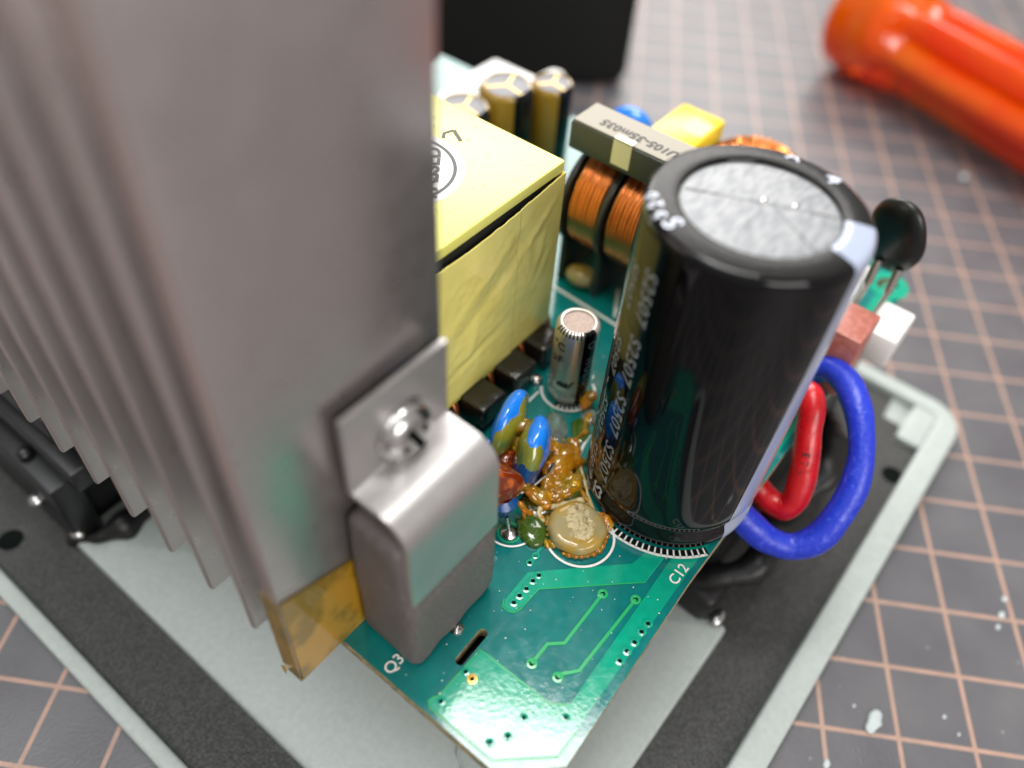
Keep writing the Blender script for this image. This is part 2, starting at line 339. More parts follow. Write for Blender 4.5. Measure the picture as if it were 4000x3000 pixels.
# ---- the board itself
outline = [(2.10, 1.36), (2.30, 1.10), (2.56, 0.83), (5.02, 0.93), (11.30, 0.93), (11.62, 1.2), (11.62, 10.5), (2.10, 10.5)]
bm = new()
def loop(pts, z=ZP):
    vs = [bm.verts.new((p[0], p[1], z)) for p in pts]; return [bm.edges.new((vs[i], vs[(i + 1) % len(vs)])) for i in range(len(vs))]
def slot_pts(p, q, r, n=8):
    d = Vector((q[0] - p[0], q[1] - p[1])); an = math.atan2(d.y, d.x)
    return [(p[0] + r * math.cos(an + R(90 + 180 * i / n)), p[1] + r * math.sin(an + R(90 + 180 * i / n))) for i in range(n + 1)] + \
           [(q[0] + r * math.cos(an + R(-90 + 180 * i / n)), q[1] + r * math.sin(an + R(-90 + 180 * i / n))) for i in range(n + 1)]
es = loop(outline) + loop(slot_pts((3.06, 2.262), (2.70, 2.248), 0.052)) + loop([(11.15 + .16 * math.cos(R(t)), 1.18 + .16 * math.sin(R(t))) for t in range(0, 360, 24)])
bmesh.ops.triangle_fill(bm, edges=es, use_beauty=True)
for f in bm.faces:
    if f.normal.z < 0: f.normal_flip()
ext = bmesh.ops.extrude_face_region(bm, geom=bm.faces[:])
for g in ext['geom']:
    if isinstance(g, bmesh.types.BMVert): g.co.z -= 0.16
bmesh.ops.recalc_face_normals(bm, faces=bm.faces[:])
bm.normal_update()
for f in bm.faces: f.material_index = 1 if abs(f.normal.z) < 0.5 else 0
pcb = obj('circuit_board', bm, ['mask_dark', 'board_edge'], psu); tag(pcb, 'green board with traces, vias and white markings')

bm = new(); box(bm, 2.35, 6.3, 1.45, 7.5, 2.30, 2.33); obj('slot_shade_sheet', bm, 'black_plastic', psu)  # added black sheet, stands in for the shade seen through the slot
Z1 = ZP + 0.006
def strip(bm, pts, wd, z0, z1):
    """a flat track of given width along pts"""
    P = [Vector((p[0], p[1])) for p in pts]; Lf = []; Rt = []
    for i, p in enumerate(P):
        d1 = (P[i] - P[i - 1]).normalized() if i else (P[1] - P[0]).normalized(); d2 = (P[i + 1] - P[i]).normalized() if i < len(P) - 1 else d1
        t = (d1 + d2).normalized(); nn = Vector((-t.y, t.x)); k = wd / 2 / max(0.4, nn.dot(Vector((-d1.y, d1.x))))
        Lf.append(p + nn * k); Rt.append(p - nn * k)
    prism(bm, [tuple(q) for q in Lf] + [tuple(q) for q in Rt[::-1]], z0, z1)
# copper pour along the edge
bm = new(); prism(bm, [(2.92, 2.16), (2.29, 2.17), (2.26, 2.23), (2.20, 2.22), (2.16, 2.16), (2.165, 1.40), (2.585, 0.945), (2.89, 0.955), (5.02, 1.0), (11.2, 1.0), (11.2, 1.24), (4.99, 1.23), (3.87, 1.18), (3.042, 1.135), (2.926, 1.274), (2.93, 2.08)], ZP - .004, Z1, 0.008, 1)
obj('copper_area', bm, 'mask_copper', pcb)
bm = new(); strip(bm, [(2.91, 2.17), (2.925, 1.30), (3.045, 1.145)], 0.014, ZP, ZP + .009); strip(bm, [(2.91, 2.165), (2.29, 2.175), (2.20, 2.22), (2.155, 2.16), (2.158, 1.40), (2.58, 0.94), (2.9, 0.945)], 0.014, ZP, ZP + .009)
obj('copper_edge', bm, 'mask_trace_edge', pcb)
bm = new(); prism(bm, [(3.911, 2.346), (3.50, 2.33), (3.43, 2.29), (3.42, 2.22), (3.45, 2.165), (3.521, 2.139), (3.828, 2.13), (4.648, 1.293), (5.032, 1.296), (4.99, 1.50), (4.74, 1.52)], ZP - .004, Z1, 0.008, 1)
obj('copper_area', bm, 'mask_copper', pcb)
bm = new(); strip(bm, [(4.648, 1.29), (3.828, 2.125), (3.52, 2.133), (3.445, 2.16), (3.414, 2.22), (3.424, 2.295), (3.50, 2.336)], 0.012, ZP, ZP + .009); obj('copper_edge', bm, 'mask_trace_edge', pcb)
for pts in ([(4.227, 1.571), (3.519, 1.555), (3.399, 1.683), (3.135, 1.68)], [(4.401, 1.265), (3.38, 1.272), (3.239, 1.389), (3.189, 1.396)]):
    bm = new(); strip(bm, pts, 0.034, ZP - .004, Z1 + .004); obj('trace', bm, 'mask_trace_edge', pcb)
bm = new(); strip(bm, [(4.12, 2.395), (4.01, 2.392)], 0.05, ZP - .004, Z1); strip(bm, [(4.12, 2.395), (4.25, 2.42)], 0.03, ZP - .004, Z1 + .001); obj('trace', bm, 'mask_copper', pcb)
bm = new(); strip(bm, [(5.95, 3.55), (5.79, 3.40), (5.66, 3.28), (5.65, 3.14), (5.61, 3.05)], 0.022, ZP - .004, Z1); obj('trace', bm, 'mask_trace_edge', pcb)
# vias
def via_mesh(ro_, ri_, hm):
    bm = new()
    lathe(bm, [(ro_, -0.002), (ro_ * .97, 0.008), (ri_ * 1.25, 0.010), (ri_, 0.004)], seg=20)
    for f in bm.faces: f.material_index = 0
    k = len(bm.faces); lathe(bm, [(ri_, 0.004), (ri_ * .9, -0.0), (0, 0.001)], seg=20); bm.faces.ensure_lookup_table()
    for f in bm.faces[k:]: f.material_index = 1
    bmesh.ops.recalc_face_normals(bm, faces=bm.faces[:])
    me = bpy.data.meshes.new('via'); bm.to_mesh(me); bm.free()
    for q in (['mask_trace_edge', 'hole'] if hm == 0 else ['mask_copper', 'hole'] if hm == 1 else ['gold_top', 'hole']): me.materials.append(M[q])
    me.polygons.foreach_set('use_smooth', [True] * len(me.polygons)); me.set_sharp_from_angle(angle=R(40)); return me
vm = [via_mesh(0.052, 0.022, 1), via_mesh(0.058, 0.026, 0), via_mesh(0.045, 0.02, 1), via_mesh(0.055, 0.02, 2)]
def via(x, y, k, z=Z1):
    o = bpy.data.objects.new('via', vm[k]); C.objects.link(o); o.parent = pcb; o.location = (x, y, z)
for p in [(4.254, 1.013), (4.135, 1.016), (3.991, 1.01), (3.861, 1.016), (3.727, 1.016), (3.957, 2.223), (3.863, 2.232), (3.745, 2.228), (3.634, 2.234), (3.533, 2.23)]: via(*p, 0)
for p in [(4.227, 1.571), (3.135, 1.68), (4.401, 1.265), (3.189, 1.396)]: via(*p, 1, ZP + .003)
for p in [(2.66, 1.41), (2.92, 1.1), (2.427, 1.418), (2.272, 1.512), (2.269, 2.12), (2.644, 2.13), (4.122, 2.395), (4.012, 2.392)]: via(*p, 2)
via(2.628, 2.032, 3)
# white printed marks
def flat(x, y, z, ang):
    c_, s_ = math.cos(ang), math.sin(ang)
    return lambda a_, b_, h: (x + a_ * c_ - b_ * s_, y + a_ * s_ + b_ * c_, z + h)
ZS = ZP + 0.012
def ring(bm, cx, cy, r, wd, a0, a1, z=ZS, seg=64): lathe(bm, [(r - wd / 2, 0.0), (r + wd / 2, 0.0)], cx, cy, z, seg, R(a0), R(a1))
bm = new(); ring(bm, 5.98, 1.84, 1.075, 0.03, 95, 236); obj('printed_ring', bm, 'silk', pcb)
for i in range(17):
    t = 172 + i * 3.9
    bm = new(); ring(bm, 5.98, 1.84, 1.03, 0.09, t, t + 1.0, ZS, 2); obj('printed_tick', bm, 'silk', pcb)
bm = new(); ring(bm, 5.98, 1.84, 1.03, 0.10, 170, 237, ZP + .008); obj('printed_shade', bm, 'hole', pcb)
bm = new(); ring(bm, 4.64, 2.17, 0.385, 0.028, 140, 385, ZP + .014); obj('printed_ring', bm, 'silk', pcb)
bm = new(); ring(bm, 4.27, 2.86, 0.30, 0.024, 160, 290); obj('printed_ring', bm, 'silk', pcb)
bm = new(); ring(bm, 6.296, 3.547, 0.345, 0.03, 120, 330); obj('printed_ring', bm, 'silk', pcb)
for i in range(9):
    t = 190 + i * 11
    bm = new(); ring(bm, 6.296, 3.547, 0.305, 0.06, t, t + 3.4, ZS, 2); obj('printed_tick', bm, 'silk', pcb)
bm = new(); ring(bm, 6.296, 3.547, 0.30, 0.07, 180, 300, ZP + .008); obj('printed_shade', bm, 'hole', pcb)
for pts in ([(7.761, 4.95), (7.70, 3.6)], [(5.72, 3.815), (6.03, 3.82)], [(4.2, 3.80), (4.95, 3.80)], [(8.35, 4.15), (7.83, 3.86)]):
    bm = new(); strip(bm, pts, 0.04 if pts[0][0] > 7 else 0.025, ZP + .005, ZS); obj('printed_line', bm, 'silk', pcb)
bm = new(); text_into(bm, 'C12', 0.165, flat(4.955, 1.065, ZS, R(0)), bold=0.002); obj('printed_lettering', bm, 'silk', pcb)
bm = new(); text_into(bm, 'Q3', 0.165, flat(2.245, 2.72, ZS, R(0)), bold=0.002); obj('printed_lettering', bm, 'silk', pcb)
bm = new(); text_into(bm, 'Z', 0.3, flat(7.95, 3.78, ZS, R(-30)), bold=0.002); obj('printed_lettering', bm, 'silk', pcb)
for (x, y) in ((6.62, 3.42), (6.95, 3.02), (9.1, 1.6)):
    bm = new(); prism(bm, [(x, y), (x + .1, y + .02), (x + .12, y + .12), (x + .02, y + .13)], ZP, ZS); obj('pad', bm, 'silk', pcb)
# soldered pin beside the disc capacitor
bm = new(); lathe(bm, [(0.10, 0.0), (0.095, 0.015), (0.06, 0.03), (0.038, 0.06), (0.0, 0.075)], 4.165, 2.80, ZP + .002, 20)
tube(bm, [(4.165, 2.80, ZP + .03), (4.17, 2.83, ZP + .13), (4.19, 2.87, ZP + .22)], 0.026, 8, 3); obj('solder_joint', bm, 'solder', pcb, 50)
bm = new(); ring(bm, 4.165, 2.80, 0.125, 0.018, 0, 360, ZP + .004); obj('pad', bm, 'mask_trace_edge', pcb)
bm = new(); lathe(bm, [(0.075, 0.0), (0.07, 0.02), (0.03, 0.035), (0.0, 0.04)], 2.93, 2.50, ZP + .002, 18); rough(bm, .01, 20); obj('solder_joint', bm, 'solder', pcb, 60)

# ---- heat sink
hs = empty('heat_sink', psu); tag(hs, 'tall grey aluminium heat sink with parallel fins')
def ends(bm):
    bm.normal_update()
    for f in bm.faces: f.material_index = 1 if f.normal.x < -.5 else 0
bm = new(); box(bm, 1.56, 3.62, 3.30, 3.50, 2.73, 10.15, 0.02); ends(bm); obj('mounting_plate', bm, ['alu', 'alu_edge_reflection'], hs, 40)
bm = new(); box(bm, 3.36, 3.60, 3.51, 9.05, 3.2, 10.1, 0.01); obj('base', bm, 'alu', hs, 40)
bm = new(); box(bm, 1.50, 3.355, 0, 0.085, 3.25, 10.1, 0.022, 2); ends(bm); fin0 = obj('fin', bm, ['alu', 'alu_edge_reflection'], hs, 40); fin0.location = (0, 3.755, 0)
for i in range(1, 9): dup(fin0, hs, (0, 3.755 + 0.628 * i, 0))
# kapton tape folded round the foot of the plate
bm = new()
box(bm, 1.575, 2.42, 3.285, 3.293, 2.70, 4.25, 0.0); box(bm, 1.546, 1.556, 3.284, 3.53, 2.70, 4.22, 0.0); box(bm, 1.56, 2.42, 3.284, 3.52, 2.700, 2.712, 0.0)
for v in bm.verts:
    if v.co.z > 4 and v.co.x > 2.0: v.co.z -= 0.32
tp = obj('insulating_tape', bm, 'kapton', hs)
bm = new(); prism(bm, [(1.50, 3.46), (1.56, 3.50), (1.53, 3.57)], 2.69, 2.70); obj('tape_end', bm, 'kapton', hs)

# ---- transistor in its grey silicone cap, held by a spring clip
tr = empty('power_transistor', psu); tag(tr, 'transistor in grey silicone cap under a shiny spring clip')
bm = new(); box(bm, 2.33, 3.56, 2.585, 3.275, 2.76, 4.78, 0.10, 4)
bmesh.ops.subdivide_edges(bm, edges=[e for e in bm.edges if e.calc_length() > 0.25], cuts=10, use_grid_fill=True)
for v in bm.verts:
    if v.co.z < 2.95: v.co.z += 0.07 * noise.noise(v.co * 5) - 0.02 - .05 * max(0, (3.0 - v.co.x)) * (v.co.y < 2.8)
    if v.co.y < 2.9: v.co.y -= 0.085 / (1 + math.exp((v.co.z - 3.90) / .03))        # bulges out below the clip
    v.co.x += 0.03 * noise.noise(v.co * 1.7); v.co.y += 0.02 * noise.noise(v.co * 2.3 + Vector((4, 0, 0)))
    if v.co.z > 4.3: v.co.y += .10 * (v.co.z - 4.3) * (3.2 - v.co.y)
obj('silicone_cap', bm, 'silicone_grey', tr, 40)
def sheet(prof, x0, x1, th):
    """bent sheet metal: profile in y,z drawn out along x"""
    bm = new(); P = [Vector((0, *p)) for p in prof]; n_ = len(P); rows = []
    for i, p in enumerate(P):
        t = (P[min(i + 1, n_ - 1)] - P[max(i - 1, 0)]).normalized(); nn = Vector((0, -t.z, t.y))
        rows.append([bm.verts.new((x0, p.y, p.z)), bm.verts.new((x1, p.y, p.z)), bm.verts.new((x1, p.y + nn.y * th, p.z + nn.z * th)), bm.verts.new((x0, p.y + nn.y * th, p.z + nn.z * th))])
    for A, B in zip(rows, rows[1:]):
        for k in range(4): bm.faces.new((A[k], A[(k + 1) % 4], B[(k + 1) % 4], B[k]))
    bm.faces.new(rows[0]); bm.faces.new(rows[-1][::-1])
    return bm
prof = [(3.21, 6.02), (3.21, 5.6), (3.21, 5.17)]
prof += [(3.21 - 0.08 * (1 - math.cos(R(t))), 5.17 - 0.08 * math.sin(R(t))) for t in (30, 60, 90)]
prof += [(3.0, 5.088), (2.86, 5.085)]
prof += [(2.84 - 0.24 * math.sin(R(t)), 4.845 + 0.24 * math.cos(R(t))) for t in (15, 30, 45, 60, 75, 90)]
prof += [(2.595, 4.6), (2.585, 4.2), (2.575, 3.97)]
bm = sheet(prof, 2.375, 3.53, -0.055); bmesh.ops.recalc_face_normals(bm, faces=bm.faces[:])
obj('spring_clip', bm, 'steel_clip', tr, 40)
bm = new()
# pan head screw with a cross recess, axis along -y
lathe(bm, [(0.0, 0.15), (0.08, 0.148), (0.16, 0.138), (0.22, 0.115), (0.265, 0.06), (0.275, 0.0)], seg=32)
for v in bm.verts:
    r_ = math.hypot(v.co.x, v.co.y); 
    pass
for v in bm.verts: v.co = Vector((2.985 + v.co.x, 3.145 - v.co.z, 5.40 + v.co.y))
obj('screw', bm, 'steel_screw', tr, 60)
for an in (25, 115):
    bm = new(); box(bm, -.15, .15, -.036, .036, -.008, .008)
    for v in bm.verts:
        x_, y_, z_ = v.co; c_, s_ = math.cos(R(an)), math.sin(R(an)); v.co = Vector((2.985 + x_ * c_ - y_ * s_, 3.145 - .147 + .35 * x_ * x_ + z_ - .012 * (an > 90), 5.40 + x_ * s_ + y_ * c_))
    obj('drive_slot', bm, 'hole', tr)
bm = new(); lathe(bm, [(0.27, 0.0), (0.31, 0.0), (0.31, 0.02), (0.27, 0.02)], seg=32)
for v in bm.verts: v.co = Vector((2.985 + v.co.x, 3.150 - v.co.z, 5.40 + v.co.y))
obj('washer', bm, 'steel_screw', tr, 60)
for x in (2.55, 2.93, 3.30):
    bm = new(); box(bm, x - .05, x + .05, 2.9, 2.94, 2.55, 2.9); obj('leg', bm, 'lead', tr)

# ---- transformer in yellow tape
tf = empty('transformer', psu); tag(tf, 'block transformer wrapped in glossy yellow tape')
TX0, TX1, TY0, TY1 = 4.45, 6.83, 4.335, 6.75
bm = new(); box(bm, TX0 + .06, TX1 - .06, TY0 + .06, TY1 - .06, 3.1, 5.40, 0.03); obj('ferrite_core', bm, 'ferrite', tf, 40)
bm = new(); prism(bm, rrect(TX0, TX1, TY0, TY1, 0.03, 2), 5.41, 5.535, 0.02, 2); obj('top_tape', bm, 'tape_top', tf, 40)
# side wrap with wrinkles: a displaced sheet for the face towards the small capacitor, plain ones elsewhere
def wrinkle(x, z):
    a_ = 0.0
    for (cx, cz, wx, wz, ang, h) in ((6.25, 4.5, .08, .36, 14, .040), (6.44, 4.45, .07, .30, -16, .036), (6.10, 4.7, .08, .5, 30, -.034), (6.35, 4.85, .5, .07, 40, .026), (5.45, 4.35, .6, .12, 30, -.034), (5.55, 4.75, .7, .09, 34, .022), (5.3, 3.65, .5, .07, 12, -.026), (5.25, 3.85, .09, .3, -20, .022), (6.55, 4.2, .07, .3, -30, .03), (6.2, 4.15, .06, .22, 20, .03)):
        c_, s_ = math.cos(R(ang)), math.sin(R(ang)); dx = (x - cx) * c_ + (z - cz) * s_; dz = -(x - cx) * s_ + (z - cz) * c_
        a_ += h * math.exp(-(dx / wx) ** 2 - (dz / wz) ** 2)
    return a_ * 0.6 + 0.010 * noise.noise(Vector((x * 2.3, z * 2.3, 3))) + 0.004 * noise.noise(Vector((x * 9, z * 9, 1)))
NX, NZ = 170, 150
bm = new(); grid = []
for i in range(NX + 1):
    x = TX0 + (TX1 - TX0) * i / NX; row = []
    ztop = 5.345 - 0.065 * (0.5 + 0.5 * math.sin((x - 4.4) * 2.1)) * (1 if x < 6.6 else (TX1 - x) / .23) + 0.012 * noise.noise(Vector((x * 9, 0, 0))) + 0.05 * max(0, (x - 6.3) / .5)
    for j in range(NZ + 1):
        t = j / NZ; z = 3.10 + (ztop - 3.10) * t
        e = min(1, 6 * t, 6 * (1 - t), 6 * i / NX, 8 * (1 - i / NX))
        row.append(bm.verts.new((x, TY0 - 0.012 - wrinkle(x, z) * e - 0.012 * (x < 6.02), z)))
    grid.append(row)
for i in range(NX):
    for j in range(NZ): bm.faces.new((grid[i][j], grid[i + 1][j], grid[i + 1][j + 1], grid[i][j + 1]))
front = obj('tape_wrap', bm, 'tape_side', tf, 60)
md = front.modifiers.new('thick', 'SOLIDIFY'); md.thickness = 0.012; md.offset = -1
bm = new(); box(bm, TX1 - .055, TX1, TY0, TY1, 3.10, 5.395, 0.012); box(bm, TX0, TX0 + .055, TY0, TY1, 3.10, 5.3, 0.01); box(bm, TX0, TX1, TY1 - .055, TY1 - .002, 3.101, 5.3, 0.01)
obj('tape_wrap', bm, 'tape_side', tf, 40)
bm = new(); box(bm, TX0, 6.02, TY0 - .034, TY0 - .028, 3.06, 3.16); obj('tape_edge', bm, 'tape_edge', tf)
bm = new(); lathe(bm, [(0.0, 0.004), (0.715, 0.004), (0.72, 0.0)], 5.463, 5.57, 5.536, 64); obj('sticker', bm, 'sticker_white', tf)
bm = new(); ring(bm, 5.463, 5.57, 0.61, 0.04, 0, 360, 5.543); obj('printed_ring', bm, 'ink_grey', tf)
bm = new(); text_into(bm, 'PASSED', 0.28, flat(5.64, 5.26, 5.5435, R(39)), bold=0.006); obj('printed_lettering', bm, 'ink_grey', tf)
bm = new(); strip(bm, [(6.22, 5.60), (6.30, 5.66), (6.42, 5.62)], .04, 5.5365, 5.540); strip(bm, [(6.42, 5.62), (6.31, 5.42)], .045, 5.5365, 5.541); obj('pen_mark', bm, 'ink_black', tf)
for i, (x, dy) in enumerate(((4.60, .0), (5.27, .0), (5.93, .03), (6.55, .07))):
    bm = new(); box(bm, x - .23, x + .22, 3.92 + dy, 4.42 + dy, 2.76, 3.10, 0.05, 3)
    bmesh.ops.subdivide_edges(bm, edges=[e for e in bm.edges if e.calc_length() > .15], cuts=3, use_grid_fill=True); rough(bm, 0.018, 6, i)
    obj('terminal_block', bm, 'bobbin_black', tf, 50)
    bm = new(); tube(bm, [(x + .33, 4.45, 3.12), (x + .33, 4.30 + dy, 3.02), (x + .30, 4.22 + dy, 2.86), (x + .2, 4.1 + dy, 2.75)], 0.035, 8); tube(bm, [(x + .37, 4.45, 3.12), (x + .38, 4.33 + dy, 3.05), (x + .35, 4.25 + dy, 2.8)], 0.03, 8)
    obj('winding_wire', bm, 'copper_dull', tf, 60)
    bm = new(); ball(bm, (x + .22, 3.93 + dy, ZP + .03), 0.09, 2, (1, 1, .8)); obj('solder_joint', bm, 'solder', tf, 60)
bm = new(); box(bm, 4.4, 6.8, 4.43, 6.6, 2.72, 3.09, 0.03); obj('bobbin_base', bm, 'bobbin_black', tf, 40)

# ---- common mode choke
ch = empty('choke', psu); tag(ch, 'copper wound choke with dark core and printed beige top')
CX0, CX1, CY0, CY1 = 7.92, 8.46, 3.25, 5.02
bm = new(); box(bm, CX0, CX1, CY0, CY1, 4.88, 5.26, 0.02); obj('core', bm, 'choke_core', ch, 40)
bm = new(); box(bm, CX0 + .02, CX1 - .02, CY0 + .02, CY1 - .02, 5.262, 5.285, 0.005); obj('top_label', bm, 'choke_top', ch)
bm = new(); text_into(bm, 'UU105-35m035', 0.19, flat(8.13, 4.08, 5.288, R(90)), bold=0.003, shear=0.15); obj('printed_lettering', bm, 'ink_black', ch)
bm = new(); box(bm, CX0 - .012, CX0 + .10, 4.12, 4.38, 5.287, 5.296); box(bm, CX0 - .012, CX0 - .002, 4.12, 4.38, 4.95, 5.296); obj('tape_strip', bm, 'choke_tape', ch)
def disc_y(bm, cx, cz, y0, y1, r, seg=48):
    prof_ = [(0, 0), (r - .01, 0), (r, .01), (r, (y1 - y0) - .01), (r - .01, y1 - y0), (0, y1 - y0)]
    s = len(bm.verts); lathe(bm, prof_, 0, 0, 0, seg); bm.verts.ensure_lookup_table()
    for v in bm.verts[s:]: v.co = Vector((cx + v.co.x, y0 + v.co.z, cz + v.co.y))
for y in (4.93, 4.33, 3.73, 3.2):
    bm = new(); disc_y(bm, 8.50, 3.98, y - .035, y + .035, 0.76); box(bm, 7.95, 9.05, y - .04, y + .04, ZP + .01, 3.7, .01); obj('bobbin_flange', bm, 'bobbin_dark', ch, 40)
for y0, y1 in ((4.38, 4.88), (3.78, 4.28), (3.24, 3.68)):
    bm = new(); k = 9
    for layer in (0, 1):
        for i in range(k - layer):
            yc = y0 + (y1 - y0) * (i + .5 + layer * .5) / k; ra = .60 + layer * .045 + rnd.uniform(-.006, .006)
            tube(bm, [(8.50 + ra * math.cos(R(t)), yc + rnd.uniform(-.004, .004), 3.98 + ra * 1.12 * math.sin(R(t))) for t in range(0, 361, 12)], .031, 6, 1, False)
    obj('winding', bm, 'copper', ch, 70)
bm = new(); ball(bm, (8.05, 4.63, ZP + .18), 0.2, 2, (1, 1.2, .7)); obj('glue_dab', bm, 'glue_milky', ch, 60)

# ---- big electrolytic capacitor
BX, BY, BR, BH = 5.98, 1.84, 0.988, 3.93
bc = empty('electrolytic_capacitor', psu); tag(bc, 'big glossy black capacitor with grey top and pale stripe')
prof = [(0.93, 0.02), (0.975, 0.04), (0.988, 0.10), (0.986, 0.22), (0.955, 0.29), (0.952, 0.33), (0.978, 0.40), (0.984, 0.47), (0.985, 0.60), (0.986, 3.78), (0.985, 3.84), (0.977, 3.88), (0.958, 3.912), (0.93, 3.926), (0.87, 3.935), (0.80, 3.942), (0.72, 3.945), (0.695, 3.935), (0.688, 3.915)]
A0, A1 = 244, 284
bm = new(); lathe(bm, prof, BX, BY, ZP, 160)
sv = obj('sleeve', bm, 'sleeve_black', bc, 50)
bm = new(); lathe(bm, [(0.93, 3.9275), (0.87, 3.9365), (0.80, 3.9435), (0.72, 3.9465), (0.697, 3.9375)], BX, BY, ZP, 160); obj('shoulder', bm, 'sleeve_shoulder', bc, 50)
bm = new(); rows = []
full = []
for (r0, z0), (r1, z1) in zip(prof, prof[1:]):
    nn_ = 10 if z1 - z0 > 1 else 1
    full += [(r0 + (r1 - r0) * i / nn_, z0 + (z1 - z0) * i / nn_) for i in range(nn_)]
full.append(prof[-1])
for (r_, z_) in full:
    t_ = min(1, max(0, (z_ - .3) / 3.5)); lo_ = 248 + 11 * t_; hi_ = 283 + 12 * t_
    rows.append([bm.verts.new((BX + (r_ + .003) * math.cos(R(lo_ + (hi_ - lo_) * i / 16)), BY + (r_ + .003) * math.sin(R(lo_ + (hi_ - lo_) * i / 16)), ZP + z_ + (.004 if z_ > 3.7 else 0))) for i in range(17)])
for P_, Q_ in zip(rows, rows[1:]):
    for i in range(16): bm.faces.new((P_[i], P_[i + 1], Q_[i + 1], Q_[i]))
obj('polarity_stripe', bm, 'sleeve_stripe', bc, 50)
bm = new(); lathe(bm, [(0.70, 3.90), (0.66, 3.912), (0.3, 3.918), (0, 3.918)], BX, BY, ZP, 80); obj('can_top', bm, 'can_top', bc, 60)
def onbig(th, z):                                        # letters run down the side, tops towards larger angle
    def f(a_, b_, h):
        t = R(th) + b_ / BR; return (BX + (BR + h) * math.cos(t), BY + (BR + h) * math.sin(t), ZP + z - a_)
    return f
for z in (3.48, 2.69, 1.90, 1.12):
    bm = new(); text_into(bm, 'S2507', 0.235, onbig(153.5, z - .28), thick=.003, spacing=1.08, bold=.003); obj('printed_lettering', bm, 'print_grey', bc)
bm = new(); text_into(bm, 'S2', 0.235, onbig(152, 0.27), thick=.006, bold=.005); obj('printed_lettering', bm, 'print_white', bc)
bm = new(); text_into(bm, 'P 10', 0.17, onbig(139, 0.17), thick=.006, bold=.004); obj('printed_lettering', bm, 'print_white', bc)
for z in (3.4, 2.5, 1.6, 0.85):
    bm = new(); text_into(bm, 'S2507', 0.20, onbig(137, z - .28), thick=.003, spacing=1.05, bold=.003); obj('printed_lettering', bm, 'print_grey', bc)
# print folded over the shoulder
def shoulder(th, rr_):
    def f(a_, b_, h):
        rad = rr_ + b_; t = R(th) - a_ / rr_
        z = 3.945
        for (r0, z0), (r1, z1) in zip(prof[8:], prof[9:]):
            if min(r0, r1) <= rad <= max(r0, r1): z = z0 + (z1 - z0) * (rad - r0) / ((r1 - r0) or 1)
        return (BX + rad * math.cos(t), BY + rad * math.sin(t), ZP + z + h)
    return f
for s_, th, rr_, sz in (('A', 8, .90, .21), ('4', -20, .87, .28), ('S', 150, .84, .24), ('2', 132, .90, .17), ('5', 141, .91, .18), ('0', 124, .92, .15)):
    bm = new(); text_into(bm, s_, sz, shoulder(th, rr_), thick=.004, bold=.004); obj('printed_lettering', bm, 'print_white', bc)
def vent(p, q):
    bm = new(); d = Vector((q[0] - p[0], q[1] - p[1])).normalized(); nn = Vector((-d.y, d.x)) * .012
    pr = [Vector(p) + nn, Vector(q) + nn, Vector(q) - nn, Vector(p) - nn]; prism(bm, [(BX + v.x, BY + v.y) for v in pr], ZP + 3.90, ZP + 3.926, .004, 1); obj('vent_score', bm, 'can_top', bc)
vent((-.20, .62), (.34, -.56)); vent((.12, -.05), (-.22, -.62)); vent((.08, 0), (-.55, -.05))
for (x, y) in ((.10, .02), (.22, -.22)):
    bm = new(); ball(bm, (BX + x, BY + y, ZP + 3.925), .035, 2, (1.3, .8, .5)); obj('vent_burr', bm, 'solder', bc, 60)

bc.matrix_world = Matrix.Translation((BX, BY, ZP)) @ Matrix.Rotation(R(0.85), 4, 'Y') @ Matrix.Translation((-BX, -BY, -ZP))   # it leans a little
# ---- small silver capacitor
SX, SY, SR, SH = 6.296, 3.547, 0.268, 1.257
scp = empty('electrolytic_capacitor', psu); tag(scp, 'small silver capacitor with black stripe and pinkish top')
prof2 = [(.25, .02), (.264, .05), (.266, .20), (.254, .235), (.254, .255), (.266, .29), (.268, .40), (.268, 1.17), (.262, 1.215), (.245, 1.243), (.215, 1.256), (.195, 1.254), (.188, 1.238)]
bm = new(); lathe(bm, prof2, SX, SY, ZP, 64, R(270), R(232 + 360)); obj('sleeve', bm, 'can_silver', scp, 50)
bm = new(); lathe(bm, prof2, SX, SY, ZP, 10, R(232), R(270)); obj('polarity_stripe', bm, 'sleeve_black', scp, 50)
bm = new(); lathe(bm, [(.19, 1.235), (.15, 1.240), (0, 1.240)], SX, SY, ZP, 40); obj('can_top', bm, 'can_pink', scp, 60)
def onsmall(th, z, up=False):
    def f(a_, b_, h):
        if up: t = R(th) + a_ / SR; zz = z + b_
        else: t = R(th) + b_ / SR; zz = z - a_
        return (SX + (SR + h) * math.cos(t), SY + (SR + h) * math.sin(t), ZP + zz)
    return f
bm = new(); text_into(bm, 'HULU', 0.15, onsmall(255, .62), thick=.003, spacing=1.4); obj('printed_lettering', bm, 'print_grey', scp)
for s_, z_ in (('O', 1.08), ('O', .2)):
    bm = new(); text_into(bm, s_, 0.16, onsmall(255, z_), thick=.003); obj('printed_lettering', bm, 'print_grey', scp)
for s_, th_, z_, sh_, b_ in (('°C', 166, 1.0, 0, .003), ('µF', 166, .79, 0, .003), ('eal', 190, .40, .5, .006)):
    bm = new(); text_into(bm, s_, 0.17, onsmall(th_, z_, True), thick=.003, shear=sh_, bold=b_); obj('printed_lettering', bm, 'ink_black', scp)
for i in range(9):
    t = 150 + i * 10
    bm = new(); lathe(bm, [(.268, 1.20), (.266, 1.222), (.248, 1.25), (.218, 1.262), (.205, 1.262)], SX, SY, ZP, 2, R(t), R(t + 5)); obj('printed_tick', bm, 'ink_black', scp)

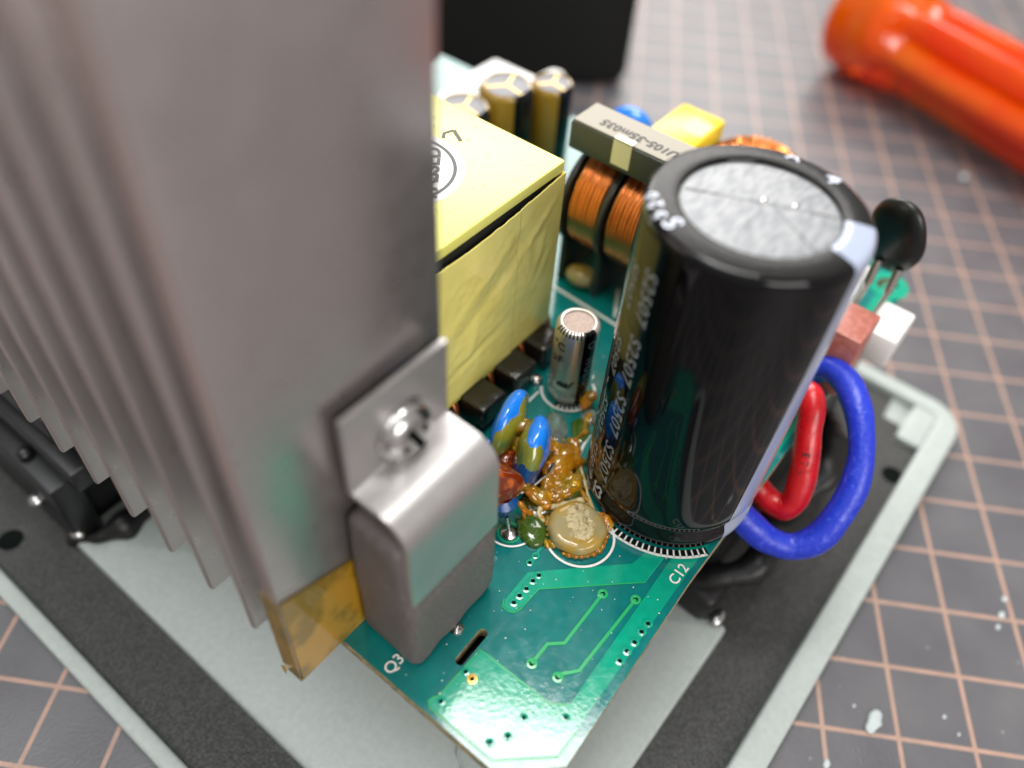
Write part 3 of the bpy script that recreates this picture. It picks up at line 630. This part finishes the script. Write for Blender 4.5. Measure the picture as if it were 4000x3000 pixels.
# ---- disc capacitors and amber glue
def disc_cap(c, wdir, rw, rz, th, lean, pick, label, mats):
    e = empty('disc_capacitor', psu); tag(e, label)
    wv = Vector((wdir[0], wdir[1], 0)).normalized(); nv = Vector((wv.y, -wv.x, 0)); up_ = (Vector((0, 0, 1)) + Vector((lean[0], lean[1], 0))).normalized()
    rot = Matrix((wv, nv, up_)).transposed()
    bm = new(); ball(bm, c, 1.0, 5, (rw, th, rz), rot); rough(bm, 0.03, 4, rw * 10)
    for f in bm.faces:
        q = f.calc_center_median() - Vector(c); f.material_index = pick(q.dot(wv) / rw, q.dot(nv) / th, q.z / rz, noise.noise(q * 6))
    obj('body', bm, mats, e, 180)
    return e
d1 = disc_cap((5.07, 3.56, 3.15), (.97, .24), .42, .42, .16, (.12, 0), lambda w_, n_, z_, r_: 0 if (z_ - .55 * n_ + .3 * r_ > .42 or n_ < -.25) else 1, 'taller blue disc capacitor smeared with olive glue', ['blue_epoxy', 'olive_varnish'])
bm = new(); ball(bm, (4.80, 3.58, 2.93), .14, 3, (.9, .7, 1.3)); rough(bm, .03, 5); obj('lead_boot', bm, 'blue_epoxy', d1, 180)
d2 = disc_cap((4.97, 3.14, 3.10), (.90, .42), .40, .42, .19, (.10, -.05), lambda w_, n_, z_, r_: (2 if z_ + .35 * w_ + .25 * r_ < -.02 else 1 if (n_ + .9 * w_ + .4 * r_ < .35 and z_ < .8) else 0), 'cracked blue disc capacitor beside the big capacitor', ['blue_epoxy', 'olive_varnish', 'blue_film'])
bm = new(); tube(bm, [(4.62, 3.00, 2.78), (4.76, 2.93, 2.86), (4.90, 2.87, 2.95)], .018, 6); tube(bm, [(5.0, 2.92, 2.74), (5.02, 2.89, 2.9), (5.06, 2.88, 3.0)], .028, 6); obj('lead', bm, 'lead', d2, 60)
d3 = disc_cap((4.15, 3.16, 3.27), (.80, -.6), .43, .27, .24, (0, 0), lambda w_, n_, z_, r_: 1 if (w_ < .1 and z_ + .3 * r_ > .15) else 0, 'disc capacitor sunk in dark red amber glue', ['amber_dark', 'olive_varnish'])
bm = new(); lathe(bm, [(.02, -.30), (.10, -.14), (.17, .05), (.1, .12)], 4.20, 2.95, 3.13, 20); obj('lead_boot', bm, 'blue_film', d3, 60)

gl = empty('amber_glue', psu); tag(gl, 'amber resin strings and crust round the disc capacitors')
def lumps(pts, r0, r1, name, mt, vox=0.02, amp=0.02, link=True):
    bm = new()
    for i, p in enumerate(pts):
        ball(bm, p, rnd.uniform(r0, r1), 2, (1, 1, .8))
        if link and i and (Vector(p) - Vector(pts[i - 1])).length < .28: tube(bm, [pts[i - 1], p], (r0 + r1) / 2.4, 8, 1)
    bm = remesh(bm, vox, 9); rough(bm, amp * .6, 6, rnd.random() * 9)
    return obj(name, bm, mt, gl, 180)
lumps([(5.05, 3.42, 3.24), (5.09, 3.38, 3.25), (5.11, 3.36, 3.16), (5.02, 3.36, 3.10), (5.00, 3.36, 3.00), (4.94, 3.34, 2.93), (4.9, 3.33, 2.83), (5.0, 3.33, 3.05), (5.12, 3.33, 3.05)], .09, .13, 'glue_lump', 'amber', .018, .03)
lumps([(4.85, 3.36, 2.97), (4.77, 3.36, 2.97), (4.70, 3.38, 2.92), (4.62, 3.36, 2.94), (4.56, 3.32, 3.0), (4.70, 3.33, 2.86), (4.60, 3.27, 2.98), (4.78, 3.30, 2.9)], .08, .12, 'glue_lump', 'amber_dark', .018, .03)
bm = new(); tube(bm, [(5.10, 2.88, 2.80), (5.17, 2.85, 2.78), (5.22, 2.78, 2.76), (5.14, 2.71, 2.75), (5.0, 2.74, 2.75), (4.90, 2.72, 2.75)], .026, 8); obj('glue_string', bm, 'amber', gl, 180)
lumps([(4.63, 2.98, 2.98), (4.65, 2.93, 2.88), (4.66, 2.86, 2.80), (4.67, 2.78, 2.76), (4.70, 2.70, 2.75), (4.74, 2.80, 2.75)], .05, .085, 'glue_string', 'amber')
lumps([(4.62, 2.72, 2.73), (4.70, 2.68, 2.73), (4.74, 2.63, 2.73), (4.84, 2.55, 2.72), (4.94, 2.48, 2.72), (5.03, 2.43, 2.72), (4.56, 2.70, 2.72), (4.52, 2.62, 2.72)], .03, .055, 'glue_crust', 'amber_crust', .012, .05)
lumps([(4.44, 2.56, 2.72), (4.38, 2.50, 2.72), (4.34, 2.44, 2.72), (4.30, 2.37, 2.72)], .03, .045, 'glue_lump', 'amber', .014, .02)
lumps([(4.44, 2.89, 2.90), (4.45, 2.82, 2.80), (4.50, 2.76, 2.74)], .04, .06, 'glue_string', 'amber')
lumps([(6.24, 3.22, 2.80), (6.31, 3.24, 2.80), (6.18, 3.20, 2.80), (6.26, 3.19, 2.90)], .07, .10, 'glue_lump', 'amber', .018, .03)
lumps([(6.11, 3.08, 2.74), (6.02, 3.06, 2.74), (5.91, 3.02, 2.74), (5.86, 2.97, 2.74)], .03, .06, 'glue_crust', 'amber', .016, .04)
lumps([(5.62, 3.00, 2.74), (5.62, 2.93, 2.74), (5.58, 2.86, 2.74), (5.53, 2.91, 2.74), (5.50, 2.82, 2.74), (5.46, 2.76, 2.74), (5.42, 2.84, 2.74)], .04, .08, 'glue_crust', 'amber', .016, .05)
lumps([(5.40, 2.72, 2.73), (5.34, 2.64, 2.73), (5.27, 2.56, 2.73), (5.22, 2.50, 2.73), (5.14, 2.42, 2.73), (5.06, 2.33, 2.73), (5.00, 2.24, 2.73), (4.97, 2.16, 2.73)], .018, .038, 'glue_crust', 'amber_crust', .011, .03)
for a_, b_, m_ in (((5.06, 3.36, 3.1), (5.30, 3.02, 2.9), (5.2, 3.2, 2.98)), ((4.92, 3.34, 2.9), (4.75, 3.0, 2.84), (4.84, 3.18, 2.84)), ((5.34, 2.94, 2.84), (5.06, 2.36, 2.74), (5.2, 2.66, 2.76)), ((4.66, 3.3, 2.92), (4.66, 2.96, 2.92), (4.64, 3.12, 2.86)), ((5.4, 2.9, 2.8), (5.86, 2.98, 2.75), (5.62, 2.98, 2.75)), ((4.46, 2.84, 2.8), (4.36, 2.62, 2.73), (4.38, 2.74, 2.74))):
    bm = new(); tube(bm, [a_, m_, b_], lambda t: .012 + .03 * abs(t - .5), 8); obj('glue_string', bm, 'amber', gl, 180)
def film(pts, z, h, name, mt, seed=0):
    bm = new(); c = Vector((sum(p[0] for p in pts) / len(pts), sum(p[1] for p in pts) / len(pts), z))
    P = cr([(*p, z) for p in pts] + [(*pts[0], z)], 5)[:-1]; rows = []
    for s, hh in ((1.0, 0.0), (.96, h * .45), (.85, h * .8), (.6, h), (.3, h * 1.05)):
        rows.append([bm.verts.new(c + (p - c) * s + Vector((0, 0, hh))) for p in P])
    cv = bm.verts.new(c + Vector((0, 0, h)))
    for A, B in zip(rows, rows[1:]):
        for k in range(len(P)): bm.faces.new((A[k], A[(k + 1) % len(P)], B[(k + 1) % len(P)], B[k]))
    for k in range(len(P)): bm.faces.new((rows[-1][k], rows[-1][(k + 1) % len(P)], cv))
    bm.faces.new(rows[0][::-1]); rough(bm, h * .3, 5, seed)
    return obj(name, bm, mt, gl, 180)
film([(4.55, 2.98), (4.86, 3.02), (5.2, 3.16), (5.52, 3.06), (5.66, 2.92), (5.44, 2.70), (5.24, 2.46), (5.04, 2.36), (4.78, 2.52), (4.56, 2.62), (4.46, 2.78)], ZP + .002, .035, 'resin_film', 'amber_film', 7)
film([(4.33, 2.86), (4.48, 2.78), (4.52, 2.61), (4.40, 2.45), (4.25, 2.41), (4.17, 2.50), (4.20, 2.68)], ZP + .004, .07, 'resin_film', 'varnish_green', 1)
mass = [(5.28, 3.14, 2.98), (5.32, 3.04, 2.92), (5.36, 2.93, 2.84), (5.30, 2.83, 2.80), (5.20, 2.90, 2.86), (5.08, 2.95, 2.84), (5.16, 2.78, 2.77), (5.04, 2.80, 2.77), (4.94, 2.86, 2.80), (4.84, 2.80, 2.77), (4.74, 2.78, 2.78), (4.70, 2.90, 2.84), (4.88, 2.68, 2.75), (5.0, 2.62, 2.75), (5.12, 2.60, 2.75), (5.22, 2.64, 2.75), (5.40, 2.80, 2.78), (5.46, 2.88, 2.77), (5.42, 2.98, 2.80), (5.54, 2.92, 2.76)]
bm = new()
for i, p in enumerate(mass):
    ball(bm, p, rnd.uniform(.08, .12), 2, (1, 1, .75))
    for q in mass[:i]:
        if (Vector(p) - Vector(q)).length < .17: tube(bm, [p, q], rnd.uniform(.025, .05), 8, 1)
bm = remesh(bm, .016, 12); rough(bm, .022, 5, 4); obj('glue_mass', bm, 'amber', gl, 180)
film([(5.28, 3.16), (5.36, 3.04), (5.44, 2.90), (5.36, 2.80), (5.20, 2.80), (5.04, 2.86), (5.08, 3.02)], ZP + .003, .10, 'glue_sheet', 'amber', 9)
film([(4.72, 2.86), (4.86, 2.84), (4.90, 2.72), (4.82, 2.62), (4.66, 2.70)], ZP + .003, .07, 'glue_sheet', 'varnish_green', 8)
film([(5.12, 2.80), (5.28, 2.70), (5.23, 2.54), (5.04, 2.48), (4.90, 2.56), (4.86, 2.72)], ZP + .004, .06, 'resin_film', 'varnish_green', 2)
film([(5.90, 3.21), (6.05, 3.13), (5.93, 2.93), (5.72, 2.90), (5.69, 3.03)], ZP + .016, .02, 'resin_film', 'varnish_green', 3)
film([(5.50, 3.21), (5.58, 3.08), (5.63, 2.96), (5.55, 2.95), (5.42, 3.08)], ZP + .004, .05, 'resin_film', 'clear_resin', 4)
film([(5.86, 3.50), (5.90, 3.38), (5.76, 3.15), (5.53, 3.12), (5.46, 3.30), (5.62, 3.46)], ZP + .014, .03, 'resin_film', 'clear_resin', 5)
film([(6.1, 3.2), (6.25, 3.12), (6.15, 2.98), (6.0, 3.0), (5.98, 3.12)], ZP + .004, .06, 'resin_film', 'clear_resin', 6)
for i in range(44):
    t = rnd.random(); p = Vector((5.86, 3.48, 0)).lerp(Vector((5.55, 3.15, 0)), t) if i < 9 else Vector((rnd.uniform(4.35, 5.6), 0, 0))
    if i >= 9: p.y = 2.95 - (5.6 - p.x) * .45 + rnd.uniform(-.16, .16)
    bm = new(); ball(bm, (p.x, p.y, ZP + .03), rnd.uniform(.012, .03), 2); obj('resin_bead', bm, 'amber' if i >= 9 else 'clear_resin', gl, 180)

# ---- glue pad left where a capacitor was pulled off
gp = empty('glue_pad', psu); tag(gp, 'round milky glue pad with two broken stubs in a printed circle')
bm = new(); pr = [(0.0, .0), (.30, 0), (.325, .03), (.33, .09), (.31, .14), (.26, .165), (.2, .16), (.12, .15), (0, .15)]
lathe(bm, pr, 4.66, 2.235, ZP + .006, 60); 
for v in bm.verts:
    q = v.co - Vector((4.66, 2.235, 0)); t = math.atan2(q.y, q.x); k = 1 + .035 * noise.noise(Vector((math.cos(t) * 2, math.sin(t) * 2, 1))); v.co.x = 4.66 + q.x * k; v.co.y = 2.235 + q.y * k
bmesh.ops.subdivide_edges(bm, edges=bm.edges[:], cuts=1, use_grid_fill=True); rough(bm, .014, 7)
obj('pad', bm, 'glue_milky', gp, 180)
def crust(cx, cy, rx, ry, z, hgt, seed, name, mt):
    bm = new(); ball(bm, (cx, cy, z), 1.0, 4, (rx, ry, hgt)); rough(bm, .018, 9, seed); rough(bm, .012, 30, seed); return obj(name, bm, mt, gp, 180)
crust(4.74, 2.29, .20, .16, ZP + .148, .03, 2, 'crust', 'glue_crust'); crust(4.66, 2.13, .16, .11, ZP + .155, .025, 5, 'crust', 'glue_crust')
crust(4.84, 2.33, .045, .045, ZP + .19, .05, 3, 'stub', 'glue_crust'); crust(4.76, 2.15, .045, .04, ZP + .185, .045, 4, 'stub', 'glue_crust')
lumpsrim = [(4.66 + .335 * math.cos(R(t)), 2.235 + .335 * math.sin(R(t)), ZP + .035) for t in range(190, 345, 12)] + [(4.66 + .335 * math.cos(R(t)), 2.235 + .335 * math.sin(R(t)), ZP + .03) for t in range(20, 170, 12)]
bm = new()
for i, p in enumerate(lumpsrim): ball(bm, p, rnd.uniform(.022, .045), 2)
for p in ((4.97, 2.06, ZP + .08), (4.98, 2.10, ZP + .06), (4.95, 2.0, ZP + .05)): ball(bm, p, .06, 2)
bm = remesh(bm, .012, 2); rough(bm, .02, 14, 2); obj('glue_rim', bm, 'amber', gp, 180)

# ---- parts behind
def can(name, x, y, r, h, label, stripe):
    e = empty(name, psu); tag(e, label)
    p_ = [(r * .9, .02), (r, .05), (r, h - .08), (r * .97, h - .03), (r * .88, h), (r * .8, h - .01)]
    bm = new(); lathe(bm, p_, x, y, ZP, 40, R(stripe + 60), R(stripe + 360)); obj('sleeve', bm, 'gold_sleeve', e, 50)
    bm = new(); lathe(bm, p_, x, y, ZP, 8, R(stripe), R(stripe + 60)); obj('polarity_stripe', bm, 'sleeve_black', e, 50)
    bm = new(); lathe(bm, [(r * .8, h - .01), (r * .75, h - .02), (0, h - .02)], x, y, ZP, 30); obj('can_top', bm, 'can_top_dark', e, 60)
    for t in (20, 140, 260):
        bm = new(); d = Vector((math.cos(R(t)), math.sin(R(t)))) * r * .78; nn = Vector((-d.y, d.x)).normalized() * .018
        prism(bm, [(x + nn.x, y + nn.y), (x + d.x + nn.x, y + d.y + nn.y), (x + d.x - nn.x, y + d.y - nn.y), (x - nn.x, y - nn.y)], ZP + h - .03, ZP + h - .014); obj('vent_score', bm, 'gold_top', e)
can('output_capacitor', 9.36, 7.14, .42, 1.62, 'wider gold sleeved capacitor behind the transformer', 235)
can('output_capacitor', 10.05, 6.78, .33, 1.52, 'slim gold sleeved capacitor behind the transformer', 235)
can('output_capacitor', 8.62, 7.35, .40, 1.50, 'gold sleeved capacitor mostly hidden by the yellow transformer', 235)
wc = empty('connector', psu); tag(wc, 'white plastic connector at the far end of the board')
bm = new(); box(bm, 10.35, 11.4, 8.0, 9.0, ZP + .01, 3.30, .06); obj('housing', bm, 'white_plastic', wc, 40)
bm = new(); box(bm, 9.5, 10.34, 8.3, 9.0, ZP + .01, 3.25, .05); obj('front_wall', bm, 'white_plastic', wc, 40)
bm = new(); tube(bm, [(11.3, 7.9, 3.3), (11.5, 7.75, 3.4), (11.7, 7.7, 3.2), (11.9, 7.7, 2.6)], .1, 8); obj('wire', bm, 'white_plastic', wc, 60)
bl = empty('disc_capacitor', psu); tag(bl, 'bright blue disc capacitor behind the choke')
bm = new(); ball(bm, (10.5, 5.55, 3.62), 1, 3, (.24, .45, .48)); obj('body', bm, 'blue_epoxy', bl, 180)
bm = new(); tube(bm, [(10.55, 5.35, 3.2), (10.55, 5.35, ZP)], .03, 6, 1); tube(bm, [(10.55, 5.7, 3.2), (10.55, 5.7, ZP)], .03, 6, 1); obj('lead', bm, 'lead', bl)
yf = empty('film_capacitor', psu); tag(yf, 'yellow box film capacitor behind the choke')
bm = new(); box(bm, 9.9, 11.0, 4.25, 5.0, ZP + .01, 4.22, .06); obj('body', bm, 'yellow_film', yf, 40)
bm = new(); box(bm, 10.3, 10.7, 4.3, 4.65, 4.215, 4.225); obj('printed_mark', bm, 'gold_top', yf)
to = empty('toroid_coil', psu); tag(to, 'orange copper toroid coil behind the big capacitor')
bm = new()
for i in range(36):
    t = R(i * 10); c_ = Vector((10.75 + .52 * math.cos(t), 3.55 + .52 * math.sin(t), 3.6)); rd = Vector((math.cos(t), math.sin(t), 0))
    s = []
    for k in range(9):
        q = 2 * math.pi * k / 8; s.append(c_ + rd * .2 * math.cos(q) + Vector((0, 0, .42 * math.sin(q))))
    tube(bm, s, .042, 6, 1)
obj('winding', bm, 'copper', to, 60)
bm = new(); lathe(bm, [(.35, .1), (.69, .1), (.69, .85), (.35, .85), (.35, .1)], 10.75, 3.55, ZP + .12, 36); obj('core', bm, 'yellow_film', to, 40)
bm = new(); lathe(bm, [(.34, .01), (.7, .01), (.7, .1), (.34, .1)], 10.75, 3.55, ZP, 36); obj('base', bm, 'black_plastic', to, 40)

# ---- right-hand edge: brown box, thermistor, white connector, wires
bb = empty('film_capacitor', psu); tag(bb, 'brown box capacitor at the board edge')
bm = new(); box(bm, 8.52, 9.18, 0.86, 1.28, ZP + .01, 3.70, .025); obj('body', bm, 'brown_box', bb, 40)
th = empty('thermistor', psu); tag(th, 'black disc thermistor leaning on sleeved leads')
rotm = Matrix.Rotation(R(-16), 3, 'Z') @ Matrix.Rotation(R(-12), 3, 'Y')
bm = new(); ball(bm, (10.0, 1.25, 4.28), 1, 4, (.17, .42, .60), rotm); rough(bm, .03, 3); obj('body', bm, 'black_epoxy', th, 180)
for dy in (-.12, .16):
    bm = new(); tube(bm, [(9.90, 1.13 + dy, 3.80), (9.80, 1.12 + dy, 3.5), (9.74, 1.14 + dy, 3.1), (9.72, 1.14 + dy, ZP)], .035, 8); obj('lead', bm, 'lead', th, 60)
    bm = new(); tube(bm, [(9.93, 1.14 + dy, 3.9), (9.82, 1.12 + dy, 3.58)], .06, 10, 1); obj('lead_sleeve', bm, 'lead', th, 60)
rc = empty('connector', psu); tag(rc, 'white plastic connector overhanging the right board edge')
bm = new(); box(bm, 9.42, 10.15, 0.56, 1.0, ZP + .01, 3.22, .05); obj('housing', bm, 'white_plastic', rc, 40)
bm = new(); box(bm, 9.3, 10.3, 1.35, 1.5, ZP + .01, 3.5, .04); obj('latch', bm, 'white_plastic', rc, 40)
bm = new(); ring(bm, 11.15, 1.18, .235, .14, 0, 360, ZP + .01); ph = obj('mounting_pad', bm, 'mask_copper', pcb)
bw = empty('wire', psu); tag(bw, 'thick blue wire looping over and under the board edge')
bm = new(); tube(bm, [(8.62, 1.45, 2.62), (8.52, 1.24, 2.95), (8.45, 1.04, 3.17), (8.30, 0.76, 3.23), (8.00, 0.46, 3.18), (7.70, 0.21, 2.97), (7.40, 0.07, 2.70), (7.10, 0.04, 2.42), (6.85, 0.09, 2.15), (6.65, 0.27, 1.98), (6.52, 0.53, 2.0), (6.44, 0.80, 2.15), (6.42, 1.10, 2.30), (6.42, 1.5, 2.38)], .172, 18, 8)
rough(bm, .03, 1.6, 2); rough(bm, .008, 7, 2); obj('insulation', bm, 'wire_blue', bw, 180)
rw = empty('wire', psu); tag(rw, 'short red wire bent over the board edge inside the blue loop')
bm = new(); tube(bm, [(7.95, 1.40, 2.62), (7.90, 1.22, 3.0), (7.80, 1.07, 3.24), (7.61, 0.92, 3.18), (7.40, 0.76, 2.89), (7.20, 0.62, 2.56), (7.03, 0.55, 2.30), (6.95, 0.60, 2.16), (6.95, 0.78, 2.12), (6.98, 1.0, 2.2), (7.02, 1.3, 2.35)], .165, 18, 8)
rough(bm, .035, 1.8, 6); rough(bm, .008, 7, 2); obj('insulation', bm, 'wire_red', rw, 180)
def onwire(p, q, r_):
    p, q = Vector(p), Vector(q); c_ = (p + q) / 2; t_ = (q - p).normalized(); n_ = (camo.matrix_world.translation - c_); n_ = (n_ - t_ * n_.dot(t_)).normalized(); b_ = n_.cross(t_)
    return lambda a_, h_, k: tuple(c_ + t_ * a_ + b_ * h_ + n_ * (r_ + .004 - h_ * h_ / (2 * r_)))
bm = new(); text_into(bm, 'E T L', .13, onwire((7.40, 0.76, 2.89), (7.20, 0.62, 2.56), .178), bold=.001); obj('printed_lettering', bm, 'ink_black', rw)
bm = new(); ball(bm, (7.92, 1.36, ZP + .05), .2, 2, (1, 1, .5)); obj('solder_joint', bm, 'solder', rw, 60)
bm = new(); ball(bm, (8.60, 1.42, ZP + .05), .2, 2, (1, 1, .5)); obj('solder_joint', bm, 'solder', bw, 60)

# ================================================================== OTHER THINGS ON THE MAT
sd = empty('screwdriver'); tag(sd, 'translucent orange screwdriver handle lying on the cutting mat', 'screwdriver')
A = Vector((22.75, 6.35, 1.32)); B = Vector((19.75, -1.8, 1.32)); ax = (B - A).normalized(); Ln = 11.5
up = Vector((0, 0, 1)); sx = ax.cross(up).normalized()
def handle(rad_fn, seg=60, n_=60):
    bm = new(); rows = []
    for i in range(n_ + 1):
        t = i / n_; s = t * Ln; row = []
        for k in range(seg):
            an = 2 * math.pi * k / seg; r_ = rad_fn(s, an); row.append(bm.verts.new(A + ax * s + (sx * math.cos(an) + up * math.sin(an)) * r_))
        rows.append(row)
    for P_, Q_ in zip(rows, rows[1:]):
        for k in range(seg): bm.faces.new((P_[k], P_[(k + 1) % seg], Q_[(k + 1) % seg], Q_[k]))
    bm.faces.new(rows[0][::-1]); bm.faces.new(rows[-1]); return bm
def hr(s, an):
    base = 1.28 * min(1, math.sqrt(max(0.02, 1 - (1 - min(1, s / .55)) ** 2)) + .12)
    fl = abs(math.cos(3 * an)) ** 1.3
    g = 0 if s < 1.5 else min(1, (s - 1.5) / .8)
    return base * (1 - .13 * g) * (1 - .34 * (1 - fl) * g) * (1 - .05 * math.exp(-((s - 1.3) / .3) ** 2))
obj('handle', handle(hr), 'acetate', sd, 50)
bm = new(); tube(bm, [A + ax * 1.2, A + ax * (Ln - .2)], .75, 6, 1); obj('inner_glow', bm, 'acetate_glow', sd, 60)
bm = new(); tube(bm, [A + ax * (Ln - 2), A + ax * (Ln + 9)], .3, 16, 1); obj('shank', bm, 'screw_metal', sd, 60)

p0 = Vector((13.0, 14.4, 0)); p1 = Vector((17.45, 9.55, 0)); d = (p1 - p0).normalized(); nb = Vector((-d.y, d.x, 0))
bm = new(); box(bm, 0, (p1 - p0).length, 0, 2.6, 0.0, 4.6, .38, 5)
for v in bm.verts: q = v.co.copy(); v.co = p0 + d * q.x + nb * q.y + Vector((0, 0, q.z))
bk = obj('black_box', bm, 'black_case', None, 40); tag(bk, 'matt black box with rounded corners standing on the mat behind the board', 'box')

fl_lab = ['large white plastic flake on the mat beside the tray rim', 'round white crumb on a grid line at the right', 'small white crumb above the crumb on the grid line', 'small pale crumb below the crumb on the grid line', 'tiny pale speck right of the large white flake', 'tiny pale speck below right of the large white flake', 'white crumb at the bottom edge near the tray rim', 'tiny speck just above the large white flake', 'blurred white crumb below the screwdriver handle']
for i, ((x, y), r_) in enumerate(zip([(6.42, -1.66), (9.08, -2.49), (9.36, -2.44), (8.85, -2.51), (7.09, -2.36), (6.99, -2.59), (5.53, -1.40), (6.45, -1.37), (19.69, 1.70)], (.135, .065, .05, .045, .032, .028, .06, .025, .11))):
    bm = new(); ball(bm, (x, y, r_ * .12), r_, 3, (1.0 if i else 1.35, .62, .16)); rough(bm, r_ * .3, 3 / r_ * .4, i); 
    o = obj('plastic_flake', bm, 'flake', None, 60); tag(o, fl_lab[i], 'crumb', 'white crumbs on the cutting mat')

# fine dust on the board and on the yellow tape
bm = new()
for i in range(150):
    x, y = rnd.uniform(2.15, 5.3), rnd.uniform(.98, 3.3)
    if i % 4 == 0: x, y = rnd.uniform(6.3, 7.7), rnd.uniform(2.9, 4.2)
    if math.hypot(x - BX, y - BY) < 1.02 or (2.3 < x < 3.6 and y > 2.5): continue
    r_ = rnd.uniform(.003, .008); ball(bm, (x, y, ZP + .012), r_, 1, (rnd.uniform(.7, 1.6), 1, .5))
dust = obj('dust', bm, 'silk', psu); dust['kind'] = 'stuff'
bm = new()
for i in range(70):
    x, y = rnd.uniform(5.2, TX1), rnd.uniform(TY0, 6.2); r_ = rnd.uniform(.006, .014); ball(bm, (x, y, 5.536), r_, 1, (1, 1, .5))
grit = obj('grit', bm, 'glue_crust', tf); grit['kind'] = 'stuff'
bm = new(); tube(bm, [(2.70, 2.34, .353), (2.66, 2.22, .36), (2.56, 2.14, .37), (2.50, 2.02, .355), (2.44, 1.98, .353)], .012, 6)
fb = obj('fibre', bm, 'flake', None, 60); tag(fb, 'thin white fibre lying on the tray below the board corner', 'fibre')
